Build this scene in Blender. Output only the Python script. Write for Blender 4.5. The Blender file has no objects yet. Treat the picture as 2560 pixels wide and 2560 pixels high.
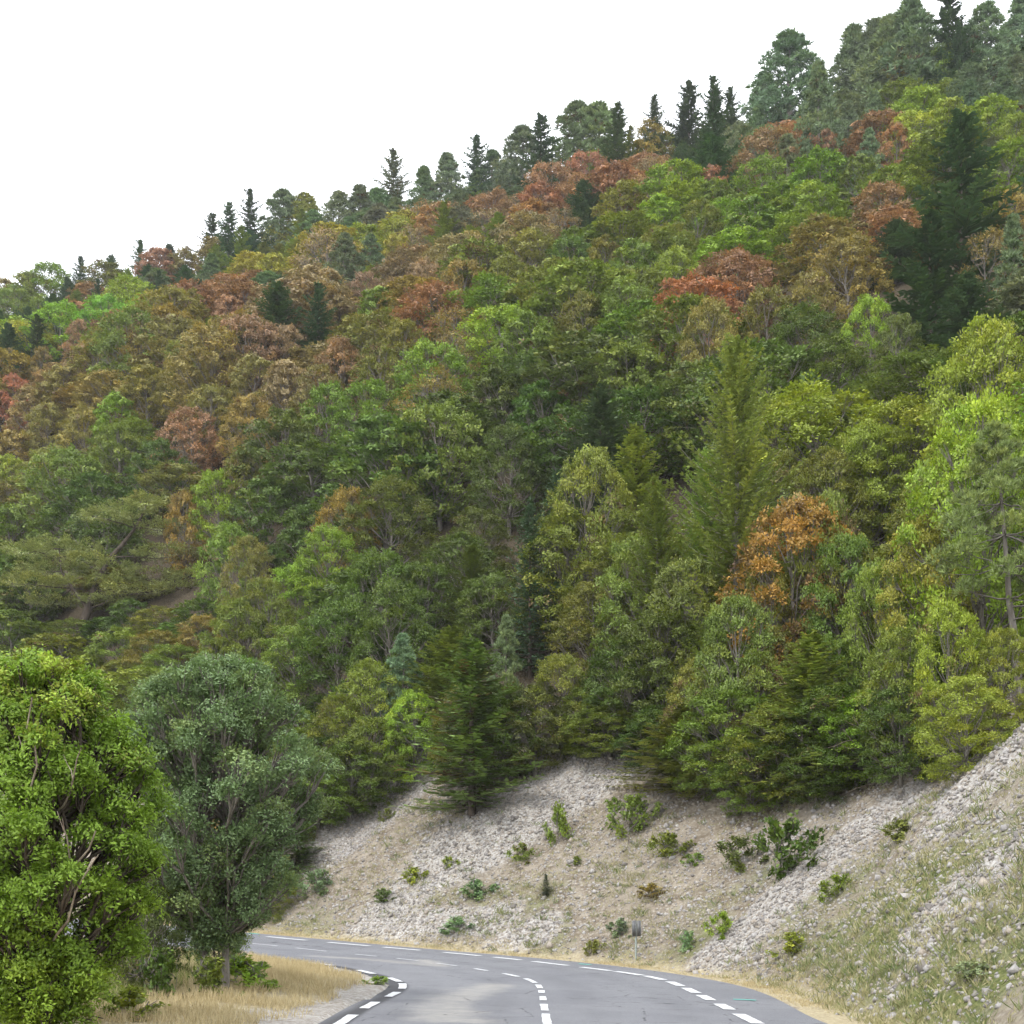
import bpy, math
import numpy as np
from math import radians, pi

SC = bpy.context.scene
COL = SC.collection

# ------------------------------------------------------------------ camera, sky, sun, exposure
F, YH, CAMZ = 3300.0, 2349.6, 1.6            # focal length in 2560-px units, horizon row, eye height
cam = bpy.data.cameras.new('camera')
cam.sensor_width = 36.0
cam.lens = 36.0 * F / 2560.0
cam.shift_y = (YH - 1280.0) / 2560.0
cam.clip_start = 0.1
cam.clip_end = 3000
cam_o = bpy.data.objects.new('camera', cam)
COL.objects.link(cam_o)
cam_o.location = (0, 0, CAMZ)
cam_o.rotation_euler = (radians(90), 0, 0)
SC.camera = cam_o

SUN_EL, SUN_AZ = radians(52), radians(215)   # azimuth clockwise from +Y: behind and to the left
world = bpy.data.worlds.new('World')
SC.world = world
world.use_nodes = True
wn, wl = world.node_tree.nodes, world.node_tree.links
for n in list(wn):
    wn.remove(n)
wo = wn.new('ShaderNodeOutputWorld')
bg = wn.new('ShaderNodeBackground')
sky = wn.new('ShaderNodeTexSky')
sky.sky_type = 'NISHITA'
sky.sun_disc = False
sky.sun_elevation = SUN_EL
sky.sun_rotation = SUN_AZ
cloud = wn.new('ShaderNodeMix')              # even cloud cover over the blue sky
cloud.data_type = 'RGBA'
cloud.inputs[0].default_value = 0.86
cloud.inputs[7].default_value = (14.2, 14.5, 15.0, 1)
wl.new(sky.outputs[0], cloud.inputs[6])
wl.new(cloud.outputs[2], bg.inputs[0])
bg.inputs[1].default_value = 0.12
wl.new(bg.outputs[0], wo.inputs[0])

sun = bpy.data.lights.new('sun', 'SUN')
sun.energy = 1.5
sun.angle = radians(11)
sun.color = (1.0, 0.96, 0.9)
sun_o = bpy.data.objects.new('sun', sun)
COL.objects.link(sun_o)
sun_o.location = (-30, -30, 60)
sun_o.rotation_euler = (pi / 2 - SUN_EL, 0, pi - SUN_AZ)

SC.view_settings.view_transform = 'Standard'
SC.view_settings.look = 'None'
SC.view_settings.exposure = 0.6
SC.view_settings.gamma = 1.0
SC.view_settings.use_curve_mapping = False
SC.cycles.use_denoising = True
SC.cycles.max_bounces = 4
SC.cycles.diffuse_bounces = 3
SC.cycles.glossy_bounces = 1
SC.cycles.transmission_bounces = 2
SC.cycles.use_adaptive_sampling = True
SC.cycles.adaptive_threshold = 0.03
SC.cycles.transparent_max_bounces = 4

# ------------------------------------------------------------------ small helpers
RNG = np.random.default_rng(11)

def smooth(a, b, x):
    t = np.clip((np.asarray(x, float) - a) / (b - a), 0, 1)
    return t * t * (3 - 2 * t)

_perm = np.random.default_rng(5).random((256, 256))
def vnoise(x, y):
    xi = np.floor(x).astype(int); yi = np.floor(y).astype(int)
    fx = x - xi; fy = y - yi
    fx = fx * fx * (3 - 2 * fx); fy = fy * fy * (3 - 2 * fy)
    g = lambda i, j: _perm[i & 255, j & 255]
    a = g(xi, yi) * (1 - fx) + g(xi + 1, yi) * fx
    b = g(xi, yi + 1) * (1 - fx) + g(xi + 1, yi + 1) * fx
    return a * (1 - fy) + b * fy
def fbm(x, y, o=4):
    v = 0; amp = .5
    for k in range(o):
        v = v + amp * (vnoise(x * 2 ** k + 17 * k, y * 2 ** k + 31 * k) - .5)
        amp *= .5
    return v

def unit(a):
    return a / np.maximum(np.linalg.norm(a, axis=-1, keepdims=True), 1e-9)

def mesh_from(name, V, Fc, attrs=None, mat=None, smooth_shade=False):
    """V (n,3), Fc (m,k) array of equal-sized faces or list of such arrays"""
    me = bpy.data.meshes.new(name)
    V = np.asarray(V, np.float32)
    if not isinstance(Fc, list):
        Fc = [Fc]
    Fc = [np.asarray(f, np.int32) for f in Fc if len(f)]
    nl = sum(f.size for f in Fc); nf = sum(len(f) for f in Fc)
    me.vertices.add(len(V)); me.loops.add(nl); me.polygons.add(nf)
    me.vertices.foreach_set('co', V.ravel())
    me.loops.foreach_set('vertex_index', np.concatenate([f.ravel() for f in Fc]))
    st = []; o = 0
    for f in Fc:
        st.append(o + np.arange(len(f)) * f.shape[1]); o += f.size
    me.polygons.foreach_set('loop_start', np.concatenate(st).astype(np.int32))
    if smooth_shade:
        me.polygons.foreach_set('use_smooth', np.ones(nf, bool))
    me.update(calc_edges=True)
    for k, a in (attrs or {}).items():
        a = np.asarray(a, np.float32)
        dom = 'POINT' if len(a) == len(V) else 'FACE'
        at = me.attributes.new(k, 'FLOAT', dom)
        at.data.foreach_set('value', a)
    if mat:
        me.materials.append(mat)
    return me

def link(name, me, parent=None, **props):
    o = bpy.data.objects.new(name, me)
    COL.objects.link(o)
    if parent is not None:
        o.parent = parent
    for k, v in props.items():
        o[k] = v
    return o

def tube(path, rad, sides=6, cap=True):
    path = np.asarray(path, float); n = len(path)
    rad = np.broadcast_to(np.asarray(rad, float), (n,))
    tan = unit(np.gradient(path, axis=0))
    ref = np.array([0., 0, 1]) if abs(tan[0][2]) < .9 else np.array([1., 0, 0])
    u = unit(np.cross(tan, ref)); v = np.cross(tan, u)
    a = np.arange(sides) * 2 * pi / sides
    ring = u[:, None] * np.cos(a)[None, :, None] + v[:, None] * np.sin(a)[None, :, None]
    V = (path[:, None] + ring * rad[:, None, None]).reshape(-1, 3)
    i = np.arange(n - 1)[:, None] * sides; j = np.arange(sides)[None]; k = (j + 1) % sides
    Fq = np.stack([i + j, i + k, i + sides + k, i + sides + j], -1).reshape(-1, 4)
    return V, Fq

class Bag:
    """collects quads of several pieces into one mesh"""
    def __init__(s): s.V = []; s.F = []; s.n = 0; s.A = []
    def add(s, V, Fq, a=0.0):
        s.V.append(V); s.F.append(np.asarray(Fq) + s.n); s.n += len(V); s.A.append(np.full(len(V), a))
    def mesh(s, name, mat, smooth_shade=False):
        return mesh_from(name, np.concatenate(s.V), np.concatenate(s.F), {'lv': np.concatenate(s.A)}, mat, smooth_shade)

def box(c, sz):
    c = np.array(c); h = np.array(sz) / 2
    V = np.array([[x, y, z] for z in (-1, 1) for y in (-1, 1) for x in (-1, 1)]) * h + c
    Fq = np.array([[0, 2, 3, 1], [4, 5, 7, 6], [0, 1, 5, 4], [2, 6, 7, 3], [0, 4, 6, 2], [1, 3, 7, 5]])
    return V, Fq

# ------------------------------------------------------------------ materials
def newmat(name):
    m = bpy.data.materials.new(name); m.use_nodes = True
    nt = m.node_tree
    return m, nt, nt.nodes, nt.links, nt.nodes['Principled BSDF'], nt.nodes['Material Output']

def mixc(N, L, fac, a, b, mode='MIX'):
    m = N.new('ShaderNodeMix'); m.data_type = 'RGBA'; m.blend_type = mode
    for sock, val in ((m.inputs[0], fac), (m.inputs[6], a), (m.inputs[7], b)):
        if isinstance(val, (int, float)):
            sock.default_value = val
        elif isinstance(val, tuple):
            sock.default_value = val if len(val) == 4 else (*val, 1)
        else:
            L.new(val, sock)
    return m.outputs[2]

def mathn(N, L, op, a, b=0.0, c=None, clamp=False):
    m = N.new('ShaderNodeMath'); m.operation = op; m.use_clamp = clamp
    for s, v in zip(m.inputs, (a, b, c)):
        if v is None: continue
        if isinstance(v, (int, float)): s.default_value = v
        else: L.new(v, s)
    return m.outputs[0]

def attr(N, name):
    a = N.new('ShaderNodeAttribute'); a.attribute_name = name
    return a.outputs['Fac']

def noise(N, L, scale, detail=4, rough=.6, vec=None):
    n = N.new('ShaderNodeTexNoise'); n.inputs['Scale'].default_value = scale
    n.inputs['Detail'].default_value = detail; n.inputs['Roughness'].default_value = rough
    if vec is not None: L.new(vec, n.inputs['Vector'])
    return n.outputs['Fac']

def ramp(N, L, src, a, b):
    m = N.new('ShaderNodeMapRange'); m.interpolation_type = 'SMOOTHSTEP'
    m.inputs[1].default_value = a; m.inputs[2].default_value = b
    L.new(src, m.inputs[0])
    return m.outputs[0]

def objcoord(N):
    return N.new('ShaderNodeTexCoord').outputs['Object']

def foliage_mat(name, autumn=(.19, .115, .062), trans=.22, spread=.58):
    """leaf colour comes from the tree's own colour; alpha = share of sprays already turned"""
    m, nt, N, L, P, out = newmat(name)
    oi = N.new('ShaderNodeObjectInfo')
    lv = attr(N, 'lv'); sv = attr(N, 'sv')
    turned = ramp(N, L, mathn(N, L, 'SUBTRACT', oi.outputs['Alpha'], sv), -.05, .07)
    aut = mixc(N, L, lv, (autumn[0] * .75, autumn[1] * .62, autumn[2] * .9), (autumn[0] * 1.15, autumn[1] * 1.5, autumn[2] * 1.1))
    c = mixc(N, L, turned, oi.outputs['Color'], aut)
    yel = mixc(N, L, 1.0, c, (1.28, 1.12, .85), 'MULTIPLY')
    c = mixc(N, L, ramp(N, L, sv, .45, 1.0), c, yel)
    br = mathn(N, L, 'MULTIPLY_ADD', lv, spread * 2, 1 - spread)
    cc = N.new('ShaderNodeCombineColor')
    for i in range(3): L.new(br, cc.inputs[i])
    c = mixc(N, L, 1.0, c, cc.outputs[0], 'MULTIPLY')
    L.new(c, P.inputs['Base Color'])
    P.inputs['Roughness'].default_value = .55
    P.inputs['Specular IOR Level'].default_value = .25
    tr = N.new('ShaderNodeBsdfTranslucent')
    L.new(mixc(N, L, 1.0, c, (1.15, 1.2, .75), 'MULTIPLY'), tr.inputs[0])
    ms = N.new('ShaderNodeMixShader'); ms.inputs[0].default_value = trans
    L.new(P.outputs[0], ms.inputs[1]); L.new(tr.outputs[0], ms.inputs[2])
    L.new(ms.outputs[0], out.inputs[0])
    return m

M_LEAF = foliage_mat('broad_leaves')
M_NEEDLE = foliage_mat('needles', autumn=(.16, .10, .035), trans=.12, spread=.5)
M_ASH = foliage_mat('near_leaves', autumn=(.30, .32, .06), trans=.32, spread=.5)

def bark_mat(name, c1, c2, sc=6):
    m, nt, N, L, P, out = newmat(name)
    oc = objcoord(N)
    mp = N.new('ShaderNodeMapping'); mp.inputs['Scale'].default_value = (1, 1, .25); L.new(oc, mp.inputs[0])
    f = noise(N, L, sc, 5, .7, mp.outputs[0])
    L.new(mixc(N, L, ramp(N, L, f, .35, .65), c1, c2), P.inputs['Base Color'])
    P.inputs['Roughness'].default_value = .9; P.inputs['Specular IOR Level'].default_value = .1
    bp = N.new('ShaderNodeBump'); bp.inputs['Strength'].default_value = .6; bp.inputs['Distance'].default_value = .03
    L.new(f, bp.inputs['Height']); L.new(bp.outputs[0], P.inputs['Normal'])
    return m
M_BARK_GREY = bark_mat('grey_bark', (.13, .115, .10), (.24, .22, .195))
M_BARK_DARK = bark_mat('dark_bark', (.05, .04, .032), (.12, .098, .08))
M_BARK_DEAD = bark_mat('bleached_wood', (.17, .135, .105), (.34, .29, .235), 9)

def ground_mat(name, bump=.05):
    m, nt, N, L, P, out = newmat(name)
    oc = objcoord(N)
    scree, litter, grass, dry = (attr(N, k) for k in ('scree', 'litter', 'grass', 'dry'))
    big = noise(N, L, .35, 4, .6, oc); mid = noise(N, L, 2.2, 5, .65, oc); fine = noise(N, L, 11, 5, .7, oc)
    vor = N.new('ShaderNodeTexVoronoi'); vor.inputs['Scale'].default_value = 7; L.new(oc, vor.inputs['Vector'])
    soil = mixc(N, L, ramp(N, L, mid, .35, .68), (.165, .135, .10), (.305, .265, .21))
    soil = mixc(N, L, ramp(N, L, vor.outputs['Distance'], .05, .5), mixc(N, L, .6, soil, (.42, .39, .35)), soil)
    soil = mixc(N, L, ramp(N, L, big, .45, .7), soil, (.275, .24, .19))
    grav = mixc(N, L, vor.outputs['Color'], (.31, .295, .275), (.50, .485, .46))
    grav = mixc(N, L, ramp(N, L, fine, .35, .6), (.24, .205, .17), grav)
    c = mixc(N, L, ramp(N, L, mathn(N, L, 'MULTIPLY_ADD', mid, .55, scree), .42, .85), soil, grav)
    lit = mixc(N, L, ramp(N, L, fine, .35, .65), (.035, .03, .02), (.10, .078, .052))
    c = mixc(N, L, ramp(N, L, mathn(N, L, 'MULTIPLY_ADD', mid, .5, litter), .5, .95), c, lit)
    gr = mixc(N, L, ramp(N, L, fine, .3, .7), (.075, .095, .032), (.19, .20, .075))
    c = mixc(N, L, ramp(N, L, mathn(N, L, 'MULTIPLY_ADD', mid, .6, grass), .6, 1.0), c, gr)
    st = mixc(N, L, ramp(N, L, fine, .3, .7), (.30, .25, .155), (.47, .41, .28))
    c = mixc(N, L, ramp(N, L, mathn(N, L, 'MULTIPLY_ADD', mid, .5, dry), .5, .95), c, st)
    L.new(c, P.inputs['Base Color'])
    P.inputs['Roughness'].default_value = .95; P.inputs['Specular IOR Level'].default_value = .1
    bp = N.new('ShaderNodeBump'); bp.inputs['Strength'].default_value = 1.0; bp.inputs['Distance'].default_value = bump
    L.new(mathn(N, L, 'ADD', fine, mathn(N, L, 'MULTIPLY', vor.outputs['Distance'], 1.2)), bp.inputs['Height']); L.new(bp.outputs[0], P.inputs['Normal'])
    return m
M_GROUND = ground_mat('slope_ground')

def stone_mat():
    m, nt, N, L, P, out = newmat('limestone')
    lv = attr(N, 'lv'); oi = N.new('ShaderNodeObjectInfo')
    oc = objcoord(N); f = noise(N, L, 6, 5, .7, oc)
    t = mathn(N, L, 'FRACT', mathn(N, L, 'ADD', lv, oi.outputs['Random']))
    a = mixc(N, L, t, (.23, .21, .185), (.52, .50, .475))
    a = mixc(N, L, ramp(N, L, t, .72, .9), a, (.40, .35, .285))
    a = mixc(N, L, ramp(N, L, f, .35, .7), mixc(N, L, 1.0, a, (.72, .72, .76), 'MULTIPLY'), a)
    L.new(a, P.inputs['Base Color'])
    P.inputs['Roughness'].default_value = .9; P.inputs['Specular IOR Level'].default_value = .15
    bp = N.new('ShaderNodeBump'); bp.inputs['Strength'].default_value = .5; bp.inputs['Distance'].default_value = .02
    L.new(noise(N, L, 25, 4, .7, oc), bp.inputs['Height']); L.new(bp.outputs[0], P.inputs['Normal'])
    return m
M_STONE = stone_mat()

def grass_mat(name, ca, cb, tr=.25):
    m, nt, N, L, P, out = newmat(name)
    lv = attr(N, 'lv')
    c = mixc(N, L, lv, ca, cb)
    L.new(c, P.inputs['Base Color']); P.inputs['Roughness'].default_value = .7
    P.inputs['Specular IOR Level'].default_value = .15
    t = N.new('ShaderNodeBsdfTranslucent'); L.new(c, t.inputs[0])
    ms = N.new('ShaderNodeMixShader'); ms.inputs[0].default_value = tr
    L.new(P.outputs[0], ms.inputs[1]); L.new(t.outputs[0], ms.inputs[2]); L.new(ms.outputs[0], out.inputs[0])
    return m
M_STRAW = grass_mat('dry_grass', (.36, .285, .145), (.62, .53, .33))
M_GREENGRASS = grass_mat('green_grass', (.11, .15, .035), (.30, .33, .11))
M_PALEGRASS = grass_mat('pale_slope_grass', (.19, .195, .075), (.50, .45, .26))

M_WEED = grass_mat('bank_weed_leaves', (.10, .145, .055), (.27, .29, .12))

def road_mat():
    m, nt, N, L, P, out = newmat('asphalt')
    oc = objcoord(N); al = attr(N, 'across'); dirt = attr(N, 'dirt')
    mp = N.new('ShaderNodeMapping'); mp.inputs['Scale'].default_value = (1, 1, 1); L.new(oc, mp.inputs[0])
    big = noise(N, L, .5, 4, .6, oc); mid = noise(N, L, 3, 5, .65, oc); fine = noise(N, L, 60, 3, .7, oc)
    c = mixc(N, L, ramp(N, L, fine, .35, .65), (.135, .138, .15), (.215, .219, .235))
    c = mixc(N, L, ramp(N, L, big, .35, .7), c, mixc(N, L, 1.0, c, (.84, .84, .86), 'MULTIPLY'))
    d = ramp(N, L, mathn(N, L, 'MULTIPLY_ADD', mid, .75, dirt), .55, 1.25)
    c = mixc(N, L, mathn(N, L, 'MULTIPLY', d, .75), c, (.34, .325, .295))
    trk = mathn(N, L, 'MULTIPLY', attr(N, 'track'), ramp(N, L, big, .25, .6))
    c = mixc(N, L, mathn(N, L, 'MULTIPLY', trk, .5), c, mixc(N, L, 1.0, c, (.74, .74, .75), 'MULTIPLY'))
    vc = N.new('ShaderNodeTexVoronoi'); vc.feature = 'DISTANCE_TO_EDGE'; vc.inputs['Scale'].default_value = .55
    wv = N.new('ShaderNodeMix'); wv.data_type = 'VECTOR'; wv.inputs[0].default_value = .12
    nz_ = N.new('ShaderNodeTexNoise'); nz_.inputs['Scale'].default_value = 2.5; nz_.inputs['Detail'].default_value = 5
    L.new(oc, nz_.inputs['Vector']); L.new(oc, wv.inputs[4]); L.new(nz_.outputs['Color'], wv.inputs[5]); L.new(wv.outputs[1], vc.inputs['Vector'])
    crack = mathn(N, L, 'MULTIPLY', ramp(N, L, vc.outputs['Distance'], .012, .003), ramp(N, L, mid, .45, .6))
    c = mixc(N, L, crack, c, (.05, .05, .055))
    tr = noise(N, L, 9, 6, .75, oc)
    c = mixc(N, L, ramp(N, L, tr, .5, .8), c, mixc(N, L, 1.0, c, (.8, .8, .81), 'MULTIPLY'))
    c = mixc(N, L, ramp(N, L, al, .5, .9), c, (.06, .06, .066))        # newer tar along the inner edge
    L.new(c, P.inputs['Base Color']); P.inputs['Roughness'].default_value = .8
    P.inputs['Specular IOR Level'].default_value = .25
    bp = N.new('ShaderNodeBump'); bp.inputs['Strength'].default_value = .35; bp.inputs['Distance'].default_value = .01
    L.new(fine, bp.inputs['Height']); L.new(bp.outputs[0], P.inputs['Normal'])
    return m
M_ROAD = road_mat()

def paint_mat(name, col, wear=.3):
    m, nt, N, L, P, out = newmat(name)
    oc = objcoord(N)
    f = noise(N, L, 22, 6, .8, oc)
    L.new(mixc(N, L, ramp(N, L, f, wear, wear + .16), tuple(c * .5 for c in col), col), P.inputs['Base Color'])
    P.inputs['Roughness'].default_value = .7
    return m
M_WHITE = paint_mat('road_paint', (.62, .63, .65), .36)
M_WHITE_WORN = paint_mat('worn_road_paint', (.52, .53, .55), .36)
M_TEAL = paint_mat('teal_marking_paint', (.12, .46, .40), .3)

def plain_mat(name, col, rough=.5, metal=0.0):
    m, nt, N, L, P, out = newmat(name)
    oc = objcoord(N); f = noise(N, L, 18, 4, .7, oc)
    L.new(mixc(N, L, ramp(N, L, f, .35, .7), tuple(c * .75 for c in col), col), P.inputs['Base Color'])
    P.inputs['Roughness'].default_value = rough; P.inputs['Metallic'].default_value = metal
    return m
M_SIGN_BACK = plain_mat('sign_back_grey', (.16, .165, .17), .55, .3)
M_SIGN_FRAME = plain_mat('sign_frame_pale', (.34, .34, .33), .5, .3)
M_POST = plain_mat('galvanised_post', (.36, .41, .38), .5, .4)

# ------------------------------------------------------------------ road geometry (metres; camera stands at the origin)
ROLL, QUAD = -0.0301, 0.000659
def zroad(x, y):
    x = np.clip(x, -16, 9); y = np.maximum(y, 0)
    yy = np.minimum(y, 50)
    return ROLL * x + QUAD * yy ** 2 + np.minimum(np.maximum(y - 50, 0), 60) * 2 * QUAD * 50

def at_road(pts):
    P = np.asarray(pts, float); u = (P[:, 0] - 1280) / F; v = (P[:, 1] - YH) / F
    b = ROLL * u + v
    t = (-b + np.sqrt(np.maximum(b * b + 4 * QUAD * CAMZ, 1e-9))) / (2 * QUAD)
    return np.stack([t * u, t], 1)

def spline(P, step=.35):
    P = np.asarray(P, float)
    Q = np.concatenate([[2 * P[0] - P[1]], P, [2 * P[-1] - P[-2]]])
    out = []
    for i in range(len(P) - 1):
        p0, p1, p2, p3 = Q[i:i + 4]
        n = max(2, int(np.hypot(*(p2 - p1)) / step))
        t = np.linspace(0, 1, n, endpoint=False)[:, None]
        out.append(.5 * (2 * p1 + (p2 - p0) * t + (2 * p0 - 5 * p1 + 4 * p2 - p3) * t ** 2 + (3 * p1 - p0 - 3 * p2 + p3) * t ** 3))
    out.append(P[-1:])
    out = np.concatenate(out)
    for _ in range(12):
        out[1:-1] = out[1:-1] * .5 + (out[:-2] + out[2:]) * .25
    return out

outer_px = [(1870, 2548), (1812, 2518), (1767, 2496), (1728, 2477), (1690, 2460), (1645, 2446), (1578, 2434), (1490, 2423), (1382, 2410), (1270, 2397), (1147, 2385), (1012, 2373), (872, 2361), (717, 2347), (607, 2336)]
cen_px = [(1366, 2548), (1360, 2515), (1357, 2496), (1354, 2480), (1349, 2465), (1327, 2450), (1276, 2437), (1205, 2425), (1126, 2413), (1028, 2400), (905, 2388), (780, 2375), (640, 2360)]
inn_px = [(850, 2560), (930, 2510), (985, 2487), (1012, 2465), (990, 2450), (912, 2430), (795, 2409)]
edge_px = [(2062, 2557), (2000, 2528), (1908, 2482), (1790, 2451), (1593, 2421), (1397, 2400), (1200, 2383), (1000, 2366), (820, 2349), (600, 2330)]
EXT = np.array([(-5., 3.8), (-11, 8.5), (-20, 16), (-34, 28), (-55, 48), (-90, 85)])
def full(px, x0, near=(-40, -15, 5, 12)):
    W = at_road(px)
    pre = np.array([(x0, y) for y in near])
    return spline(np.concatenate([pre, W, W[-1] + EXT]))
C_EDGE = full(edge_px, 5.6)
C_OUT = full(outer_px, 4.2)
C_CEN = full(cen_px, .5)
C_INN = full(inn_px, -2.7)

def sdist(x, y, C):
    """signed distance to polyline, positive on its right-hand (hill) side"""
    x = np.asarray(x, float); y = np.asarray(y, float)
    sh = x.shape; P = np.stack([x.ravel(), y.ravel()], 1)
    best = np.full(len(P), 1e9); sign = np.ones(len(P))
    D = C[::6] if len(C) > 200 else C
    if (D[-1] != C[-1]).any(): D = np.concatenate([D, C[-1:]])
    for i in range(len(D) - 1):
        s = D[i + 1] - D[i]; w = P - D[i]
        k = np.clip((w @ s) / (s @ s), 0, 1)
        q = w - k[:, None] * s
        d = q[:, 0] ** 2 + q[:, 1] ** 2
        m = d < best
        best[m] = d[m]
        sign[m] = np.where(s[0] * w[m, 1] - s[1] * w[m, 0] < 0, 1, -1)
    return (np.sqrt(best) * sign).reshape(sh)

TH_A, TH_B, TH_C = .69, .284, 27.5
SL = math.hypot(TH_A, TH_B); QC = 215.0
def arc_along(x, y):
    D = C_EDGE[::6]; L = np.concatenate([[0], np.cumsum(np.hypot(*np.diff(C_EDGE, axis=0).T))])[::6]
    x = np.asarray(x, float); P = np.stack([x.ravel(), np.asarray(y, float).ravel()], 1)
    out = np.zeros(len(P)); m = (D[:, 1] > 0) & (D[:, 1] < 90)
    Dm, Lm = D[m], L[m]
    best = np.full(len(P), 1e9)
    for i in range(len(Dm) - 1):
        s = Dm[i + 1] - Dm[i]; w = P - Dm[i]; k = np.clip((w @ s) / (s @ s), 0, 1)
        d = ((w - k[:, None] * s) ** 2).sum(1); u = d < best
        best[u] = d[u]; out[u] = (Lm[i] + k * np.hypot(*s))[u]
    return out.reshape(x.shape)
def terrain(x, y, rough=True):
    x = np.asarray(x, float); y = np.asarray(y, float)
    s = sdist(x, y, C_EDGE)
    base = zroad(x, y)
    s1 = np.maximum(s - 1.0, 0)
    k = .80 + .28 * smooth(37, 28, y) * smooth(-3, 6, x)
    zs = base + np.where(s1 < 10, k * s1, k * 10 + .60 * (s1 - 10))
    q = (TH_A * y + TH_B * x) / SL
    qq = q - 1.25 * 14 * np.log1p(np.exp(np.clip((q - QC) / 14, -30, 30)))
    plane = np.maximum(CAMZ - TH_C + SL * qq, 2.0)
    w = smooth(8, 45, s1)
    z = zs * (1 - w) + plane * w
    z = z + 5.0 * fbm(x / 46 + 3.1, y / 46 + 7.7, 3) * smooth(15, 70, s1)
    z = z + 1.3 * fbm(x / 5.5, y / 5.5, 3) * smooth(.5, 5, s1)
    if rough:
        rt = smooth(36, 30, y) * smooth(3, 6, x)
        z = z + (.42 * fbm(x / 1.1, y / 1.1, 3)) * smooth(.2, 2, s1) * (1 + .6 * rt)
        al = arc_along(x, y)
        z = z + 1.0 * fbm(al / 2.4, s1 / 16 + 3, 3) * smooth(.5, 3, s1) * smooth(16, 9, s1)
        z = z + rt * smooth(2.0, 4.5, s1) * .75 * (.5 - np.abs(fbm(x / 1.6 + 4, y / 1.6, 4)) * 2.2)
    # inner side of the bend
    d = -sdist(x, y, C_INN) - .30
    z = np.where(d > 0, base + .04 + .10 * fbm(x / 1.3, y / 1.3, 3) * smooth(0, 1, d) + .12 * smooth(.3, 2, d) - .10 * np.clip(d - 7, 0, 50), z)
    road = (s < .02) & (d < .02)
    z = np.where(road, base - .07, z)
    z = np.where((s >= .02) & (s1 <= 0), base - .015 + .03 * fbm(x / .5, y / .5, 2), z)
    return z

def ray(px, py):
    return (px - 1280) / F, (YH - py) / F

_ts = np.concatenate([np.arange(14, 70, .15), np.arange(70, 420, .5)])
def hit(px, py):
    """where the line of sight through a picture point meets the ground"""
    u, v = ray(px, py)
    g = CAMZ + v * _ts - terrain(u * _ts, _ts, False)
    i = np.nonzero(g < 0)[0]
    i = i[0] if len(i) else int(np.argmin(g))
    t = _ts[i]
    return np.array([u * t, t, float(terrain(np.array([u * t]), np.array([t]))[0])])

# ------------------------------------------------------------------ ground sheets
STREAKS = [((1600, 1885), (1150, 2120), 1.9, 1.0), ((1010, 1965), (860, 2090), 1.7, .9), ((2270, 1990), (2010, 2200), .7, .8), ((2010, 2200), (1790, 2400), 1.0, 1.15),
           ((1250, 2300), (900, 2330), .8, .5), ((1150, 2120), (960, 2290), 1.2, .6), ((1350, 2330), (1250, 2370), .8, .6), ((2520, 1850), (2450, 2000), 1.4, .6), ((2520, 2150), (2380, 2250), 1.2, .5)]
STREAKS = [(hit(*a)[:2], hit(*b)[:2], w, k) for a, b, w, k in STREAKS]
def scree_w(x, y):
    v = np.zeros_like(x)
    for a, b, w, k in STREAKS:
        s = b - a; t = np.clip(((x - a[0]) * s[0] + (y - a[1]) * s[1]) / (s @ s), 0, 1)
        d = np.hypot(x - a[0] - t * s[0], y - a[1] - t * s[1])
        v = np.maximum(v, k * smooth(w * 1.25, w * .45, d))
    return v

def ground_attrs(x, y):
    s = sdist(x, y, C_EDGE); d = -sdist(x, y, C_INN) - .3
    n = fbm(x / 3 + 9, y / 3, 3)
    right = smooth(33, 27, y) * smooth(4, 7, x)
    scree = np.where(s > .2, .12 + scree_w(x, y) + .7 * n + .12 * right, .3)
    litter = smooth(9.0, 13, s + 3 * n)
    grass = np.where(s > .3, .12 + .30 * smooth(7, 1.2, s) + .12 * right + 1.1 * n - .9 * scree_w(x, y), .12 * smooth(3, 8, d))
    dry = np.where(d > .3, smooth(.5, 1.2, d + 1.2 * n) * 1.0 - .7 * smooth(5, 9, d), 0) + np.where(s > 0, .75 * smooth(2.0, .5, s), 0)
    scree = np.where((d > 0) & (d < 1.2), 1.0, scree)
    return {'scree': scree, 'litter': litter, 'grass': grass * (litter < .9), 'dry': dry}

def grid_mesh(name, xs, ys, drop=None):
    X, Y = np.meshgrid(xs, ys)
    Z = terrain(X, Y)
    if drop is not None: Z = Z - drop(X, Y)
    V = np.stack([X, Y, Z], -1).reshape(-1, 3)
    nx = len(xs); i = np.arange(len(ys) - 1)[:, None] * nx; j = np.arange(nx - 1)[None]
    Fq = np.stack([i + j, i + j + 1, i + nx + j + 1, i + nx + j], -1).reshape(-1, 4)
    return mesh_from(name, V, Fq, ground_attrs(X.ravel(), Y.ravel()), M_GROUND, True)

NX0, NX1, NY0, NY1 = -26, 24, 12, 68
near_slope = link('embankment', grid_mesh('embankment', np.arange(NX0, NX1 + .01, .25), np.arange(NY0, NY1 + .01, .25)), kind='structure')
def far_drop(X, Y):
    return .8 * ((X > NX0 + 3) & (X < NX1 - 3) & (Y > NY0 + 1) & (Y < NY1 - 3)) + .12 * ((X > NX0 - 3) & (X < NX1 + 3) & (Y > NY0 - 3) & (Y < NY1 + 3))
fx = np.concatenate([np.arange(-900, -160, 60), np.arange(-160, 160, 3.0), np.arange(160, 901, 60)])
fy = np.concatenate([np.arange(-300, -30, 45), np.arange(-30, 330, 3.0), np.arange(330, 1300, 80)])
hill = link('hillside', grid_mesh('hillside', fx, fy, far_drop), kind='structure')

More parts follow.
